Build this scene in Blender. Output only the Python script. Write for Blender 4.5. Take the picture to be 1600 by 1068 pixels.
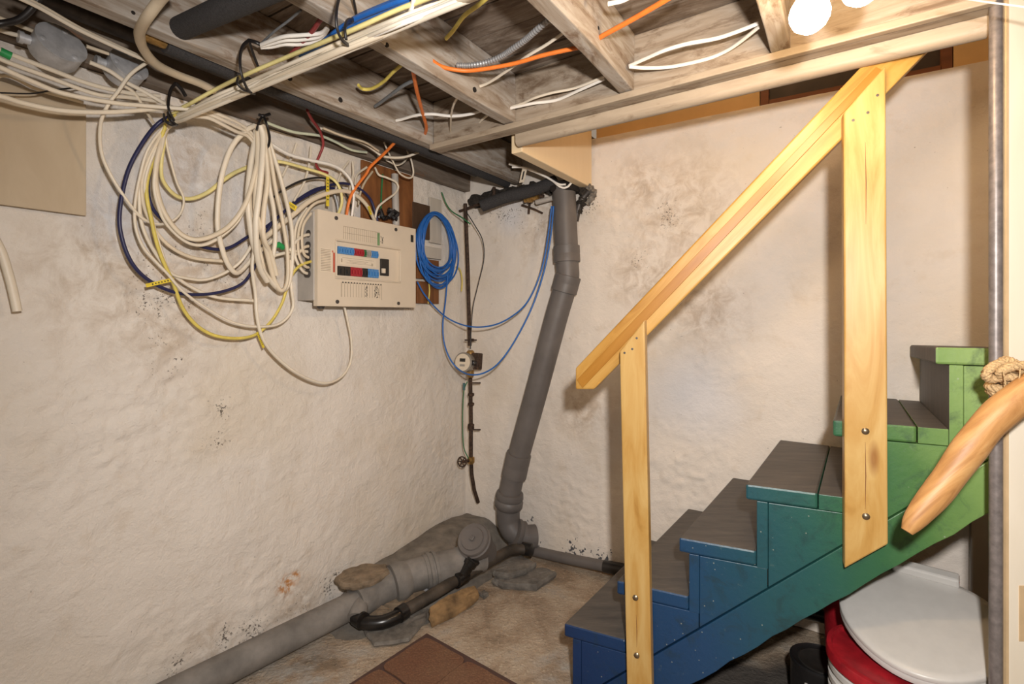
import bpy, bmesh, math, random
from mathutils import Vector, Matrix, noise
random.seed(7)
V = Vector
for o in list(bpy.data.objects): bpy.data.objects.remove(o)
SC = bpy.context.scene
COL = SC.collection

# ------------------------------------------------------------------ camera, world, lights, exposure
CAM_H = 1.25
FPX, U0, VH = 800.0, 800.0, 492.0
cd = bpy.data.cameras.new('camera'); cam = bpy.data.objects.new('camera', cd); COL.objects.link(cam)
cam.location = (0, 0, CAM_H); cam.rotation_euler = (math.pi/2, 0, 0)
cd.sensor_width = 36.0; cd.lens = 36.0*FPX/1600.0; cd.shift_y = -(534-VH)/1600.0; cd.clip_start = 0.02
SC.camera = cam
w = bpy.data.worlds.new('world'); SC.world = w; w.use_nodes = True
w.node_tree.nodes['Background'].inputs[0].default_value = (1.0, 0.80, 0.60, 1)
w.node_tree.nodes['Background'].inputs[1].default_value = 0.27
def room_xy(a, n):   # point a along the left wall and n out of it, from the room corner
    return V((-.2655+.5376*a+.8432*n, 2.95+.8432*a-.5376*n, 0))
def lamp(name, kind, loc, energy, color, size=0.05):
    d = bpy.data.lights.new(name, kind); d.energy = energy; d.color = color
    if kind == 'POINT': d.shadow_soft_size = size
    o = bpy.data.objects.new(name, d); COL.objects.link(o); o.location = loc
    return o
fl_ = lamp('camera_flash', 'SPOT', (0.11, -0.03, 1.45), 122.0, (1.0, 0.95, 0.915))
fl_.data.spot_size = math.radians(160); fl_.data.spot_blend = .9; fl_.data.shadow_soft_size = .03
fl_.rotation_euler = (V((.55, 2.2, 1.0))-fl_.location).to_track_quat('-Z', 'Y').to_euler()
lamp('stairwell_fill', 'POINT', room_xy(-.38, 1.55)+V((0, 0, 2.78)), 7.0, (1.0, .66, .34), .06)  # unseen warm fill added above the stairwell to brighten its boards and the wall top
BULB_STRENGTH = 122.0
SC.view_settings.view_transform = 'Standard'; SC.view_settings.look = 'None'
SC.view_settings.exposure = 0.2; SC.view_settings.gamma = 1.0
SC.view_settings.use_curve_mapping = False

# ------------------------------------------------------------------ the frame of the room
DL = V((0.5376, 0.8432, 0)).normalized()       # along the left wall, away from the camera
DR = V((DL.y, -DL.x, 0))                       # along the stair wall, to the right; also the normal of the left wall
UP = V((0, 0, 1))
CORNER = V((-0.2655, 2.95, 0))
EYE = V((0, 0, CAM_H))
Z_JB, Z_SUB, Z_HB = 1.947, 2.125, 1.885        # joist bottoms, subfloor, header bottom
def ray(u, v): return V(((u-U0)/FPX, 1.0, (VH-v)/FPX))
def onplane(u, v, p0, n):
    r = ray(u, v); return EYE + r*((p0-EYE).dot(n)/r.dot(n))
def L(u, v, e=0.0): return onplane(u, v, CORNER+DR*e, DR)
def R(u, v, e=0.0): return onplane(u, v, CORNER-DL*e, DL)
def H(u, v, z): return onplane(u, v, V((0, 0, z)), UP)
def D(u, v, d): return EYE + ray(u, v)*d
def pt(p):
    if isinstance(p, Vector): return p
    if len(p) == 3: return L(*p)
    return {'L': L, 'R': R, 'Z': H, 'D': D}[p[2]](p[0], p[1], p[3])
def room(a, n, z): return CORNER + DL*a + DR*n + UP*z      # a along left wall (0 at corner, negative to camera), n out of the left wall
def nval(p): return (p-CORNER).dot(DR)
def aval(p): return (p-CORNER).dot(DL)

# ------------------------------------------------------------------ materials
MATS = {}
def newmat(name):
    m = bpy.data.materials.new(name); m.use_nodes = True
    nt = m.node_tree; b = nt.nodes['Principled BSDF']; MATS[name] = m
    return m, nt, b
def N(nt, t, **k):
    n = nt.nodes.new(t)
    for a, v in k.items(): setattr(n, a, v)
    return n
def noise_tex(nt, vec, scale, detail=6, rough=.6, dist=0):
    n = N(nt, 'ShaderNodeTexNoise'); n.inputs['Scale'].default_value = scale; n.inputs['Detail'].default_value = detail
    n.inputs['Roughness'].default_value = rough; n.inputs['Distortion'].default_value = dist
    if vec: nt.links.new(vec, n.inputs['Vector'])
    return n.outputs['Fac']
def ramp(nt, fac, stops):
    r = N(nt, 'ShaderNodeValToRGB'); el = r.color_ramp.elements
    while len(el) > 1: el.remove(el[-1])
    el[0].position = stops[0][0]; el[0].color = (*stops[0][1], 1)
    for p, c in stops[1:]:
        e = el.new(p); e.color = (*c, 1)
    nt.links.new(fac, r.inputs[0]); return r.outputs[0]
def mix(nt, fac, a, b, mode='MIX'):
    m = N(nt, 'ShaderNodeMix', data_type='RGBA', blend_type=mode)
    for i, x in ((0, fac), (6, a), (7, b)):
        if isinstance(x, (int, float)): m.inputs[i].default_value = x
        elif isinstance(x, tuple): m.inputs[i].default_value = (*x, 1)
        else: nt.links.new(x, m.inputs[i])
    return m.outputs[2]
def math_(nt, op, a, b=None, c=None):
    m = N(nt, 'ShaderNodeMath', operation=op)
    for i, x in enumerate((a, b, c)):
        if x is None: continue
        if isinstance(x, (int, float)): m.inputs[i].default_value = x
        else: nt.links.new(x, m.inputs[i])
    return m.outputs[0]
def maprange(nt, x, a, b, c=0., d=1.):
    m = N(nt, 'ShaderNodeMapRange'); m.inputs[1].default_value = a; m.inputs[2].default_value = b
    m.inputs[3].default_value = c; m.inputs[4].default_value = d; nt.links.new(x, m.inputs[0]); return m.outputs[0]
def bump(nt, b, h, strength=.3, dist=.01):
    n = N(nt, 'ShaderNodeBump'); n.inputs['Strength'].default_value = strength; n.inputs['Distance'].default_value = dist
    nt.links.new(h, n.inputs['Height']); nt.links.new(n.outputs[0], b.inputs['Normal'])
def pos(nt): return N(nt, 'ShaderNodeNewGeometry').outputs['Position']
def mapped(nt, vec, rotz=0, scale=(1, 1, 1), loc=(0, 0, 0), rot=None):
    m = N(nt, 'ShaderNodeMapping'); m.inputs['Rotation'].default_value = rot if rot else (0, 0, rotz)
    m.inputs['Scale'].default_value = scale; m.inputs['Location'].default_value = loc
    nt.links.new(vec, m.inputs['Vector']); return m.outputs[0]
def setin(b, **k):
    for a, v in k.items():
        b.inputs[a.replace('_', ' ')].default_value = v
def plain(name, col, rough=.5, metal=0., var=.12, scale=40., bumpy=0.):
    if name in MATS: return MATS[name]
    m, nt, b = newmat(name); p = pos(nt)
    f = noise_tex(nt, p, scale, 5)
    dark = tuple(c*(1-var*1.6) for c in col); light = tuple(min(1, c*(1+var)) for c in col)
    c = ramp(nt, f, [(.3, dark), (.7, light)])
    nt.links.new(c, b.inputs['Base Color']); setin(b, Roughness=rough, Metallic=metal)
    if bumpy: bump(nt, b, f, bumpy, .004)
    return m
def near_mask(nt, p, spots):
    """soft union of spheres: 1 in the middle, 0 at the rim"""
    out = None
    for c, r in spots:
        d = N(nt, 'ShaderNodeVectorMath', operation='DISTANCE'); nt.links.new(p, d.inputs[0]); d.inputs[1].default_value = c
        v = maprange(nt, d.outputs['Value'], r, r*.25)
        out = v if out is None else math_(nt, 'MAXIMUM', out, v)
    return out
def plaster(name, base, mold, tan, rust=(), white=(), rough_amt=.5, scuff=()):
    m, nt, b = newmat(name); p = pos(nt)
    big = noise_tex(nt, p, 1.7, 4, .55)
    col = ramp(nt, big, [(.3, tuple(c*k for c, k in zip(base, (.93, .90, .84)))), (.5, base), (.7, tuple(min(1, c*1.05) for c in base))])
    med = noise_tex(nt, p, 9, 8, .65)
    col = mix(nt, maprange(nt, med, .56, .72, 0, .35), col, (.62, .50, .36))
    if white: col = mix(nt, math_(nt, 'MULTIPLY', near_mask(nt, p, white), .8), col, (.74, .74, .76))
    if tan:
        tn = math_(nt, 'MULTIPLY', near_mask(nt, p, tan), maprange(nt, noise_tex(nt, p, 14, 7, .7, .6), .40, .62))
        col = mix(nt, math_(nt, 'MULTIPLY', tn, .55), col, (.40, .28, .17))
    if mold:
        mm = math_(nt, 'MULTIPLY', near_mask(nt, p, mold), maprange(nt, noise_tex(nt, p, 11, 4, .6), .38, .62))
        sp = noise_tex(nt, p, 105, 5, .66)
        th = math_(nt, 'ADD', sp, math_(nt, 'MULTIPLY', mm, .17))
        mk = math_(nt, 'MULTIPLY', maprange(nt, th, .675, .73), maprange(nt, mm, 0, .2))
        col = mix(nt, math_(nt, 'MULTIPLY', mk, .85), col, (.075, .055, .04))
    fl = noise_tex(nt, p, 95, 2, .5)
    col = mix(nt, maprange(nt, fl, .755, .79, 0, .6), col, (.16, .11, .07))
    if scuff:
        sm = near_mask(nt, p, scuff)
        sn = noise_tex(nt, mapped(nt, p, scale=(1, 1, .6)), 62, 4, .6)
        col = mix(nt, math_(nt, 'MULTIPLY', maprange(nt, math_(nt, 'ADD', sn, math_(nt, 'MULTIPLY', sm, .16)), .68, .70), maprange(nt, sm, 0, .2)), col, (.10, .10, .11))
    if rust:
        rm = math_(nt, 'MULTIPLY', near_mask(nt, p, rust), maprange(nt, noise_tex(nt, p, 45, 5), .42, .58))
        col = mix(nt, rm, col, (.50, .20, .03))
    nt.links.new(col, b.inputs['Base Color']); setin(b, Roughness=.62)
    b.inputs['Specular IOR Level'].default_value = .25
    h1 = noise_tex(nt, p, 48, 9, .72, .2); h2 = noise_tex(nt, p, 10, 8, .62, .5)
    bump(nt, b, math_(nt, 'ADD', math_(nt, 'MULTIPLY', h1, .6), h2), rough_amt, .02)
    return m
def wood(name, cols, axis, rough=.6, scale=1., streak=18., bumpy=.15, dirt=None, knots=False):
    """grain runs along the world vector 'axis'"""
    m, nt, b = newmat(name); p = pos(nt)
    q = axis.normalized().to_track_quat('X', 'Z').inverted().to_euler()
    ob = mapped(nt, p, rot=tuple(q))
    st = mapped(nt, ob, scale=(1.2*scale, streak*scale, streak*scale))
    g = noise_tex(nt, st, 2.2, 6, .6, 1.0)
    n = len(cols); col = ramp(nt, g, [(.28+.44*i/(n-1), c) for i, c in enumerate(cols)])
    if dirt:
        d = noise_tex(nt, mapped(nt, ob, scale=(3, 8, 8)), 2.5, 8, .7, .5)
        col = mix(nt, maprange(nt, d, dirt[1], dirt[2], 0, dirt[3]), col, dirt[0])
    if knots:
        vt = N(nt, 'ShaderNodeTexVoronoi'); vt.inputs['Scale'].default_value = 1.0
        nt.links.new(mapped(nt, ob, scale=(2.6, 9, 9)), vt.inputs['Vector'])
        k = maprange(nt, vt.outputs['Distance'], .13, .04)
        col = mix(nt, math_(nt, 'MULTIPLY', k, .75), col, (.22, .075, .012))
    nt.links.new(col, b.inputs['Base Color']); setin(b, Roughness=rough)
    if bumpy: bump(nt, b, g, bumpy, .004)
    return m

M_WHITE = plain('cable_white', (.74, .66, .53), .45, var=.05, scale=9)
M_CREAM = plain('cable_cream', (.70, .60, .45), .5, var=.06, scale=9)
M_IVORY = plain('cable_ivory', (.83, .79, .72), .4, var=.05, scale=9)
M_YELLOW = plain('cable_yellow', (.68, .55, .12), .5, var=.12, scale=30)
M_PALEY = plain('cable_pale_yellow', (.80, .70, .30), .5, var=.08, scale=30)
M_BLUE = plain('cable_blue', (.018, .135, .47), .4, var=.1)
M_NAVY = plain('cable_navy', (.018, .02, .075), .4, var=.1)
M_BLACK = plain('cable_black', (.014, .012, .012), .4, var=.1)
M_ORANGE = plain('cable_orange', (.80, .20, .03), .45, var=.08)
M_RED = plain('cable_maroon', (.28, .035, .035), .5, var=.1)
M_GREENW = plain('wire_green', (.02, .16, .05), .5)
M_PGREEN = plain('cable_pale_green', (.62, .66, .50), .5, var=.05)
M_GREY = plain('cable_grey', (.16, .17, .18), .5, var=.1)
M_STEEL = plain('galvanized', (.55, .56, .58), .42, .35, .18, 25)
M_DSTEEL = plain('dark_steel', (.10, .09, .085), .5, .6, .2, 30)
M_FLEX = plain('flex_conduit', (.34, .34, .34), .45, .4, .1)
M_FOAM = plain('pipe_foam', (.042, .040, .041), .9, 0, .35, 260, .6)
M_PVC = plain('grey_paint_pipe', (.135, .122, .114), .5, 0, .12, 7)
M_PVCD = plain('dusty_grey_pipe', (.205, .19, .172), .7, 0, .22, 12, .1)
M_ABS = plain('black_pipe', (.016, .014, .013), .28, 0, .5, 9)
M_ABSD = plain('dusty_black_pipe', (.060, .047, .035), .6, 0, .45, 11, .1)
M_RUST = plain('rusty_pipe', (.070, .040, .025), .75, .2, .5, 70, .5)
M_BRASS = plain('brass', (.40, .24, .08), .45, .7, .3, 60)
M_PANEL = plain('panel_enamel', (.70, .60, .47), .42, 0, .03, 8)
M_PANELG = plain('panel_grey', (.44, .41, .37), .5, 0, .08, 12)
M_STONE = plain('stone_brown', (.22, .165, .11), .9, 0, .3, 22, .8)
M_STONEG = plain('stone_grey', (.17, .155, .135), .9, 0, .3, 22, .8)
M_STONEO = plain('stone_ochre', (.25, .155, .07), .9, 0, .4, 16, .8)
M_MOUND = plain('mortar_mound', (.20, .178, .15), .9, 0, .25, 14, .9)
M_WPLAST = plain('white_plastic', (.54, .525, .495), .35, 0, .03, 30)
M_REDP = plain('red_plastic', (.33, .012, .02), .35, 0, .25, 18)
M_BLACKP = plain('black_can', (.015, .014, .014), .35, 0, .2, 12)
M_HOLE = plain('dark_hole', (.012, .008, .006), .9)
M_TAN = plain('tan_hose', (.60, .50, .36), .5, 0, .08, 9)
M_ROPE = plain('jute', (.56, .38, .19), .9, 0, .3, 300, .6)
M_LABEL = plain('label_paper', (.74, .64, .50), .6, 0, .04)
M_INK = plain('ink_black', (.02, .018, .016), .6)
M_INKF = plain('ink_faded', (.36, .28, .19), .6)
M_INKR = plain('ink_red', (.50, .07, .03), .6)
M_INKG = plain('ink_green', (.18, .30, .14), .6)
M_GREEN = plain('green_tape', (.02, .30, .08), .5)
M_FLAG = plain('flag_tag', (.72, .55, .04), .5, var=.08)
M_BRKB = plain('breaker_blue', (.07, .24, .52), .4, var=.05)
M_BRKR = plain('breaker_red', (.36, .02, .03), .4, var=.05)
M_BRKG = plain('breaker_green', (.03, .14, .05), .4, var=.05)
M_BRKY = plain('breaker_grey', (.34, .31, .27), .4, var=.05)
M_BRKK = plain('breaker_black', (.022, .020, .018), .4, var=.05)

MOLD_L = [(L(u, v), r) for u, v, r in ((310, 1020, .12), (390, 995, .12), (450, 965, .10), (515, 915, .09), (330, 690, .10), (350, 640, .08), (300, 330, .11), (330, 415, .20), (270, 470, .16), (215, 415, .09), (265, 555, .10),
          (340, 1000, .10), (420, 985, .10), (470, 945, .08), (525, 900, .07), (280, 1040, .09))]
TAN_L = [(L(u, v), r) for u, v, r in ((340, 420, .33), (260, 480, .3), (330, 1010, .14), (460, 950, .16), (180, 420, .3), (300, 260, .2))]
MAT_WL = plaster('plaster_left', (.81, .75, .675), MOLD_L, TAN_L, rust=[(L(448, 915), .055), (L(462, 900), .03)],
                 white=[(L(270, 270), .22), (L(185, 330), .16), (L(400, 330), .2)], rough_amt=.62)
TAN_R = [(R(u, v), r) for u, v, r in ((1060, 330, .35), (1010, 430, .25), (1100, 480, .25), (910, 640, .2), (1000, 290, .2), (860, 350, .25))]
MAT_WR = plaster('plaster_right', (.81, .74, .655), [(R(u, v), r) for u, v, r in ((1040, 330, .12), (1080, 420, .10), (1000, 400, .08), (755, 325, .16), (830, 328, .16), (910, 320, .14), (790, 325, .14), (870, 325, .12))],
                 TAN_R, white=[(R(1090, 620), .25), (R(800, 340), .12)], rough_amt=.42, scuff=[(R(835, 840), .06), (R(900, 860), .09), (R(940, 870), .08), (R(830, 815), .05)])

# concrete floor
m, nt, b = newmat('concrete_floor'); p = pos(nt)
f1 = noise_tex(nt, p, 5, 8, .65, .4); f2 = noise_tex(nt, p, 70, 5, .6)
c = ramp(nt, f1, [(.30, (.17, .13, .09)), (.44, (.33, .25, .175)), (.58, (.44, .36, .27)), (.72, (.36, .33, .295))])
c = mix(nt, maprange(nt, f2, .60, .66, 0, .6), c, (.58, .49, .37))
c = mix(nt, maprange(nt, noise_tex(nt, p, 150, 3), .62, .68, 0, .6), c, (.09, .065, .045))
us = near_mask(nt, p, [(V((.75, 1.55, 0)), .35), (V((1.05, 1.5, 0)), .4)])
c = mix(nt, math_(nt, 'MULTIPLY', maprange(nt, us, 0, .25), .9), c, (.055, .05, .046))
c = mix(nt, maprange(nt, noise_tex(nt, p, 26, 6, .7), .60, .72, 0, .6), c, (.12, .095, .07))
pm = near_mask(nt, p, [(H(470, 1060, 0), .25), (H(880, 1040, 0), .14), (H(560, 1030, 0), .10)])
c = mix(nt, math_(nt, 'MULTIPLY', math_(nt, 'MULTIPLY', pm, maprange(nt, noise_tex(nt, p, 9, 5), .4, .6)), .8), c, (.42, .42, .40))
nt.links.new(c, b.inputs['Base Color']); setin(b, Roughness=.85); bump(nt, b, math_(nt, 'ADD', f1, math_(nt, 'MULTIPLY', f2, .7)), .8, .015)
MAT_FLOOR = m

WHITEWASH = [(.17, .12, .08), (.29, .235, .18), (.39, .345, .295), (.47, .445, .41)]
MAT_JOIST = wood('whitewashed_joist', WHITEWASH, DL, .75, 1.6, 9, .5, dirt=((.15, .085, .045), .54, .66, .8))
MAT_HEAD = wood('whitewashed_header', [(.21, .155, .105), (.34, .275, .205), (.41, .355, .29)], DR, .7, 1.6, 10, .5, dirt=((.13, .08, .045), .52, .66, .85))
MAT_HEADP = wood('painted_header', [(.31, .25, .18), (.38, .31, .23), (.43, .355, .265)], DR, .55, 1.4, 8, .3, dirt=((.19, .13, .08), .56, .70, .75))
MAT_SUB = wood('subfloor_boards', [(.12, .085, .06), (.21, .165, .125), (.33, .29, .245)], DR, .8, 1.6, 9, .5, dirt=((.10, .065, .04), .48, .64, .85))
MAT_GIRT = wood('sill_wood', [(.10, .075, .055), (.18, .14, .105), (.27, .225, .18)], DL, .8, 1., 10, .3, dirt=((.22, .09, .03), .55, .68, .7))
MAT_CREAM = wood('cream_paint_board', [(.74, .58, .36), (.78, .62, .40)], UP, .5, 1, 8, .05)
MAT_OCHRE = plain('ochre_paint', (.66, .44, .20), .55, 0, .06, 6)
MAT_FRAMEW = wood('brown_frame', [(.13, .045, .015), (.22, .08, .03)], DR, .5, 1, 14)
MAT_DARKP = plain('dark_panel', (.055, .040, .030), .5, 0, .2, 10)
MAT_BACKB = wood('stained_backboard', [(.10, .035, .010), (.20, .075, .022), (.30, .12, .035)], UP, .6, 1., 7, .2)
MAT_BACKW = wood('painted_backboard', [(.46, .42, .36), (.56, .51, .44)], UP, .7, 1., 9, .2)
MAT_SHEET = wood('sheet_board', [(.47, .37, .25), (.53, .43, .30), (.56, .46, .33)], UP, .7, .6, 4, .05)
MAT_STICK = wood('peeled_stick', [(.27, .115, .032), (.46, .235, .08), (.56, .33, .13)], V((.6, -.25, .75)), .5, 2., 9, .3, dirt=((.30, .13, .04), .55, .70, .6))
MAT_POLE = plain('grey_pole', (.20, .175, .165), .42, .3, .2, 60)
MAT_DOORB = wood('partition_board', [(.76, .68, .54), (.80, .73, .60)], UP, .6, 1, 6, .05, dirt=((.55, .36, .16), .70, .76, .5))
MAT_PEDGE = plain('partition_edge', (.58, .42, .24), .6, 0, .08, 14)

# ------------------------------------------------------------------ mesh helpers
ROOTLOC = {}
class MB:
    def __init__(s): s.v = []; s.f = []
    def add(s, vs, fs):
        k = len(s.v); s.v += [V(x) for x in vs]; s.f += [tuple(i+k for i in f) for f in fs]; return s
    def box(s, c, ax, ay, az, sx, sy, sz):
        hx, hy, hz = ax*(sx/2), ay*(sy/2), az*(sz/2)
        vs = [c+hx*i+hy*j+hz*k for k in (-1, 1) for j in (-1, 1) for i in (-1, 1)]
        return s.add(vs, [(0, 2, 3, 1), (4, 5, 7, 6), (0, 1, 5, 4), (2, 6, 7, 3), (0, 4, 6, 2), (1, 3, 7, 5)])
    def prism(s, poly, ext):
        n = len(poly); vs = [V(p) for p in poly]+[V(p)+ext for p in poly]
        fs = [tuple(range(n)), tuple(range(2*n-1, n-1, -1))]+[(i, i+n, (i+1) % n+n, (i+1) % n) for i in range(n)]
        return s.add(vs, fs)
    def loft(s, a, b):
        n = len(a)
        return s.add(list(a)+list(b), [tuple(range(n)), tuple(range(2*n-1, n-1, -1))]+[(i, i+n, (i+1) % n+n, (i+1) % n) for i in range(n)])
    def tube(s, pts, r, seg=8, flat=1., closed=False, radii=None, up=None):
        pts = [V(p) for p in pts]; n = len(pts); rings = []
        tang = []
        for i in range(n):
            a = pts[(i-1) % n] if (closed or i > 0) else pts[i]; c = pts[(i+1) % n] if (closed or i < n-1) else pts[i]
            t = c-a; tang.append(t.normalized() if t.length > 1e-9 else V((0, 0, 1)))
        t0 = tang[0]; ref = up if up else (UP if abs(t0.z) < .9 else V((1, 0, 0)))
        nrm = (ref-t0*ref.dot(t0)).normalized()
        k = len(s.v)
        for i in range(n):
            t = tang[i]; nrm = nrm-t*nrm.dot(t)
            nrm = nrm.normalized() if nrm.length > 1e-6 else t.orthogonal().normalized()
            bn = t.cross(nrm); rr = radii[i] if radii else r
            for j in range(seg):
                a = 2*math.pi*j/seg; s.v.append(pts[i]+nrm*(math.cos(a)*rr)+bn*(math.sin(a)*rr*flat))
        m = n if closed else n-1
        for i in range(m):
            for j in range(seg):
                a = k+i*seg+j; b_ = k+i*seg+(j+1) % seg; i2 = (i+1) % n
                c = k+i2*seg+(j+1) % seg; d = k+i2*seg+j; s.f.append((a, b_, c, d))
        if not closed:
            s.f.append(tuple(range(k+seg-1, k-1, -1))); s.f.append(tuple(range(k+(n-1)*seg, k+n*seg)))
        return s
    def lathe(s, o, axis, prof, seg=24):
        """prof: list of (distance along axis, radius)"""
        axis = axis.normalized(); x = axis.orthogonal().normalized(); y = axis.cross(x); k = len(s.v); n = len(prof)
        for h, r in prof:
            for j in range(seg):
                a = 2*math.pi*j/seg; s.v.append(V(o)+axis*h+x*(math.cos(a)*r)+y*(math.sin(a)*r))
        for i in range(n-1):
            for j in range(seg):
                s.f.append((k+i*seg+j, k+i*seg+(j+1) % seg, k+(i+1)*seg+(j+1) % seg, k+(i+1)*seg+j))
        s.f.append(tuple(range(k+seg-1, k-1, -1))); s.f.append(tuple(range(k+(n-1)*seg, k+n*seg)))
        return s
    def build(s, name, mat, parent=None, smooth=False, bevel=0., auto=None):
        me = bpy.data.meshes.new(name)
        if parent is not None: loc = ROOTLOC[parent.name]
        else:
            lo = [min(v[i] for v in s.v) for i in range(3)]; hi = [max(v[i] for v in s.v) for i in range(3)]
            loc = V(((lo[0]+hi[0])/2, (lo[1]+hi[1])/2, lo[2]))
        me.from_pydata([tuple(v-loc) for v in s.v], [], s.f)
        bm = bmesh.new(); bm.from_mesh(me); bmesh.ops.recalc_face_normals(bm, faces=bm.faces); bm.to_mesh(me); bm.free()
        me.materials.append(mat)
        o = bpy.data.objects.new(name, me); COL.objects.link(o)
        if parent is not None: o.parent = parent
        else: o.location = loc
        ROOTLOC[o.name] = loc
        if smooth:
            me.polygons.foreach_set('use_smooth', [True]*len(me.polygons))
            try: me.set_sharp_from_angle(angle=math.radians(auto or 40))
            except Exception: pass
        if bevel:
            md = o.modifiers.new('bevel', 'BEVEL'); md.width = bevel; md.segments = 2; md.limit_method = 'ANGLE'; md.angle_limit = .6
        return o
def tag(o, label, cat, group=None):
    o['label'] = label; o['category'] = cat
    if group: o['group'] = group
    return o
def struct(o, label=None):
    o['kind'] = 'structure'
    if label: o['label'] = label
    return o
def thing(name, loc, label, cat, group=None):
    o = bpy.data.objects.new(name, None); COL.objects.link(o); o.location = loc; o.empty_display_size = .05
    ROOTLOC[o.name] = V(loc); return tag(o, label, cat, group)
def spline(pts, k=7):
    P = [pt(p) for p in pts]; out = []
    if len(P) == 2: return P
    Q = [P[0]*2-P[1]]+P+[P[-1]*2-P[-2]]
    for i in range(1, len(Q)-2):
        a, b_, c, d = Q[i-1], Q[i], Q[i+1], Q[i+2]
        for j in range(k):
            t = j/k; out.append(.5*((2*b_)+(c-a)*t+(2*a-5*b_+4*c-d)*t*t+(3*b_-a-3*c+d)*t**3))
    out.append(P[-1]); return out
def cable(label, mat, r, pts, name='power_cable', group=None, flat=.78, cat='cable', seg=8):
    mb = MB(); mb.tube(spline(pts), r, seg, flat)
    return tag(mb.build(name, mat, None, True, auto=60), label, cat, group)
def ground(o): return o

# ================================================================== STRUCTURE
def fbm(p, s, o=4):
    v = 0; a = 1; t = 0
    for i in range(o):
        v += a*noise.noise(p*s); t += a; a *= .5; s *= 2.1
    return v/t
def rough_wall(name, org, ax, wid, hgt, nrm, amp, step, mat, spots=()):
    nx, ny = int(wid/step), int(hgt/step); mb = MB()
    for j in range(ny+1):
        for i in range(nx+1):
            q = org+ax*(wid*i/nx)+UP*(hgt*j/ny)
            d = amp*(.9*fbm(q, 1.6, 3)+.55*fbm(q+V((7, 3, 1)), 7, 3)) + amp*.36*abs(noise.noise(q*22))*(1 if fbm(q, 1.1, 2) > -.05 else .35)
            for c_, r_ in spots:
                w_ = 1-(q-c_).length/r_
                if w_ > 0: d += min(1, w_*2.2)*(.012*abs(fbm(q+V((3, 1, 5)), 9, 3))+.007*abs(noise.noise(q*31))-.004)
            if i == 0 or i == nx or j == 0 or j == ny: d = min(d, 0)
            mb.v.append(q+nrm*d)
    for j in range(ny):
        for i in range(nx):
            a = j*(nx+1)+i; mb.f.append((a, a+1, a+nx+2, a+nx+1))
    # solid back so the wall has thickness
    k = len(mb.v); back = -nrm*.25
    cs = [org+back, org+ax*wid+back, org+ax*wid+UP*hgt+back, org+UP*hgt+back]; mb.v += cs
    mb.f.append((k, k+3, k+2, k+1))
    c = [0, nx, ny*(nx+1)+nx, ny*(nx+1)]
    rows = [[i for i in range(nx+1)], [nx+j*(nx+1) for j in range(ny+1)], [ny*(nx+1)+i for i in range(nx, -1, -1)], [j*(nx+1) for j in range(ny, -1, -1)]]
    for q, rw in enumerate(rows): mb.f.append(tuple(rw)+(k+(q+1) % 4, k+q))
    return mb.build(name, mat, None, True, auto=70)
wall_left = struct(rough_wall('wall_left', room(-4.3, -.005, 0), DL, 4.36, 1.955, DR, .013, .0105, MAT_WL, [(L(u, v), r) for u, v, r in ((160, 600, .28), (260, 690, .25), (320, 540, .22), (70, 730, .25), (330, 420, .2), (240, 1000, .2), (430, 930, .2))]), 'white parged stone wall with mould and peeling paint')
wall_right = struct(rough_wall('wall_right', room(.005, -.06, 0), DR, 3.66, 2.12, -DL, .012, .0105, MAT_WR, [(R(u, v), r) for u, v, r in ((1090, 700, .22), (1060, 770, .2), (1050, 470, .25), (1000, 330, .25), (900, 800, .2), (1130, 560, .2))]), 'white parged stone wall behind the stairs')

# floor
fl = MB(); n = 80
for j in range(n+1):
    for i in range(n+1):
        q = room(-4.6+4.85*i/n, -.25+4.3*j/n, 0); q.z = .006*fbm(q, 2.5, 3)-.004
        fl.v.append(q)
for j in range(n):
    for i in range(n):
        a = j*(n+1)+i; fl.f.append((a, a+1, a+n+2, a+n+1))
k = len(fl.v)
fl.v += [room(-4.6, -.25, -.2), room(.25, -.25, -.2), room(.25, 4.05, -.2), room(-4.6, 4.05, -.2)]
fl.f.append((k, k+1, k+2, k+3))
for rw, a, b_ in (([i for i in range(n+1)], k, k+1), ([n+j*(n+1) for j in range(n+1)], k+1, k+2), ([n*(n+1)+i for i in range(n, -1, -1)], k+2, k+3), ([j*(n+1) for j in range(n, -1, -1)], k+3, k)):
    fl.f.append(tuple(rw)+(b_, a))
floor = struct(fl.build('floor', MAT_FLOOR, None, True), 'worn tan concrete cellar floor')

# subfloor overhead: boards across the joists, ceiling > plank
A_HEAD = aval(H(805, 227, Z_HB))             # distance of the header along the joists
N_TRIM = nval(H(805, 227, Z_HB))
_h0, _h1 = H(805, 227, Z_HB), H(1546, 52, Z_HB)
NR = nval(_h1)
def head_a(n_): return aval(_h0)+(n_-nval(_h0))*(aval(_h1)-aval(_h0))/(nval(_h1)-nval(_h0))
ceiling = MB().box(room(-2.6+A_HEAD/2, 2.0, Z_SUB+.045), DL, DR, UP, 4.0+A_HEAD+1.2, 4.3, .03).build('ceiling', MAT_SUB)
struct(ceiling, 'underside of the board subfloor between the joists')
a = A_HEAD-.02
i = 0
while a > -4.0:
    wdt = .142+.012*math.sin(i*2.3); g = .006 if i % 3 else .011
    MB().box(room(a-wdt/2, 1.97, Z_SUB+.014+.002*math.sin(i*1.7)), DL, DR, UP, wdt-g, 3.9, .026).build('plank', MAT_SUB, ceiling)
    a -= wdt; i += 1
# boards over the narrow bays left of the stairwell
MB().box(room((A_HEAD+.2)/2, N_TRIM/2-.06, Z_SUB+.03), DL, DR, UP, -A_HEAD+.2, N_TRIM+.02, .03).build('plank', MAT_SUB, ceiling)

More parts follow.
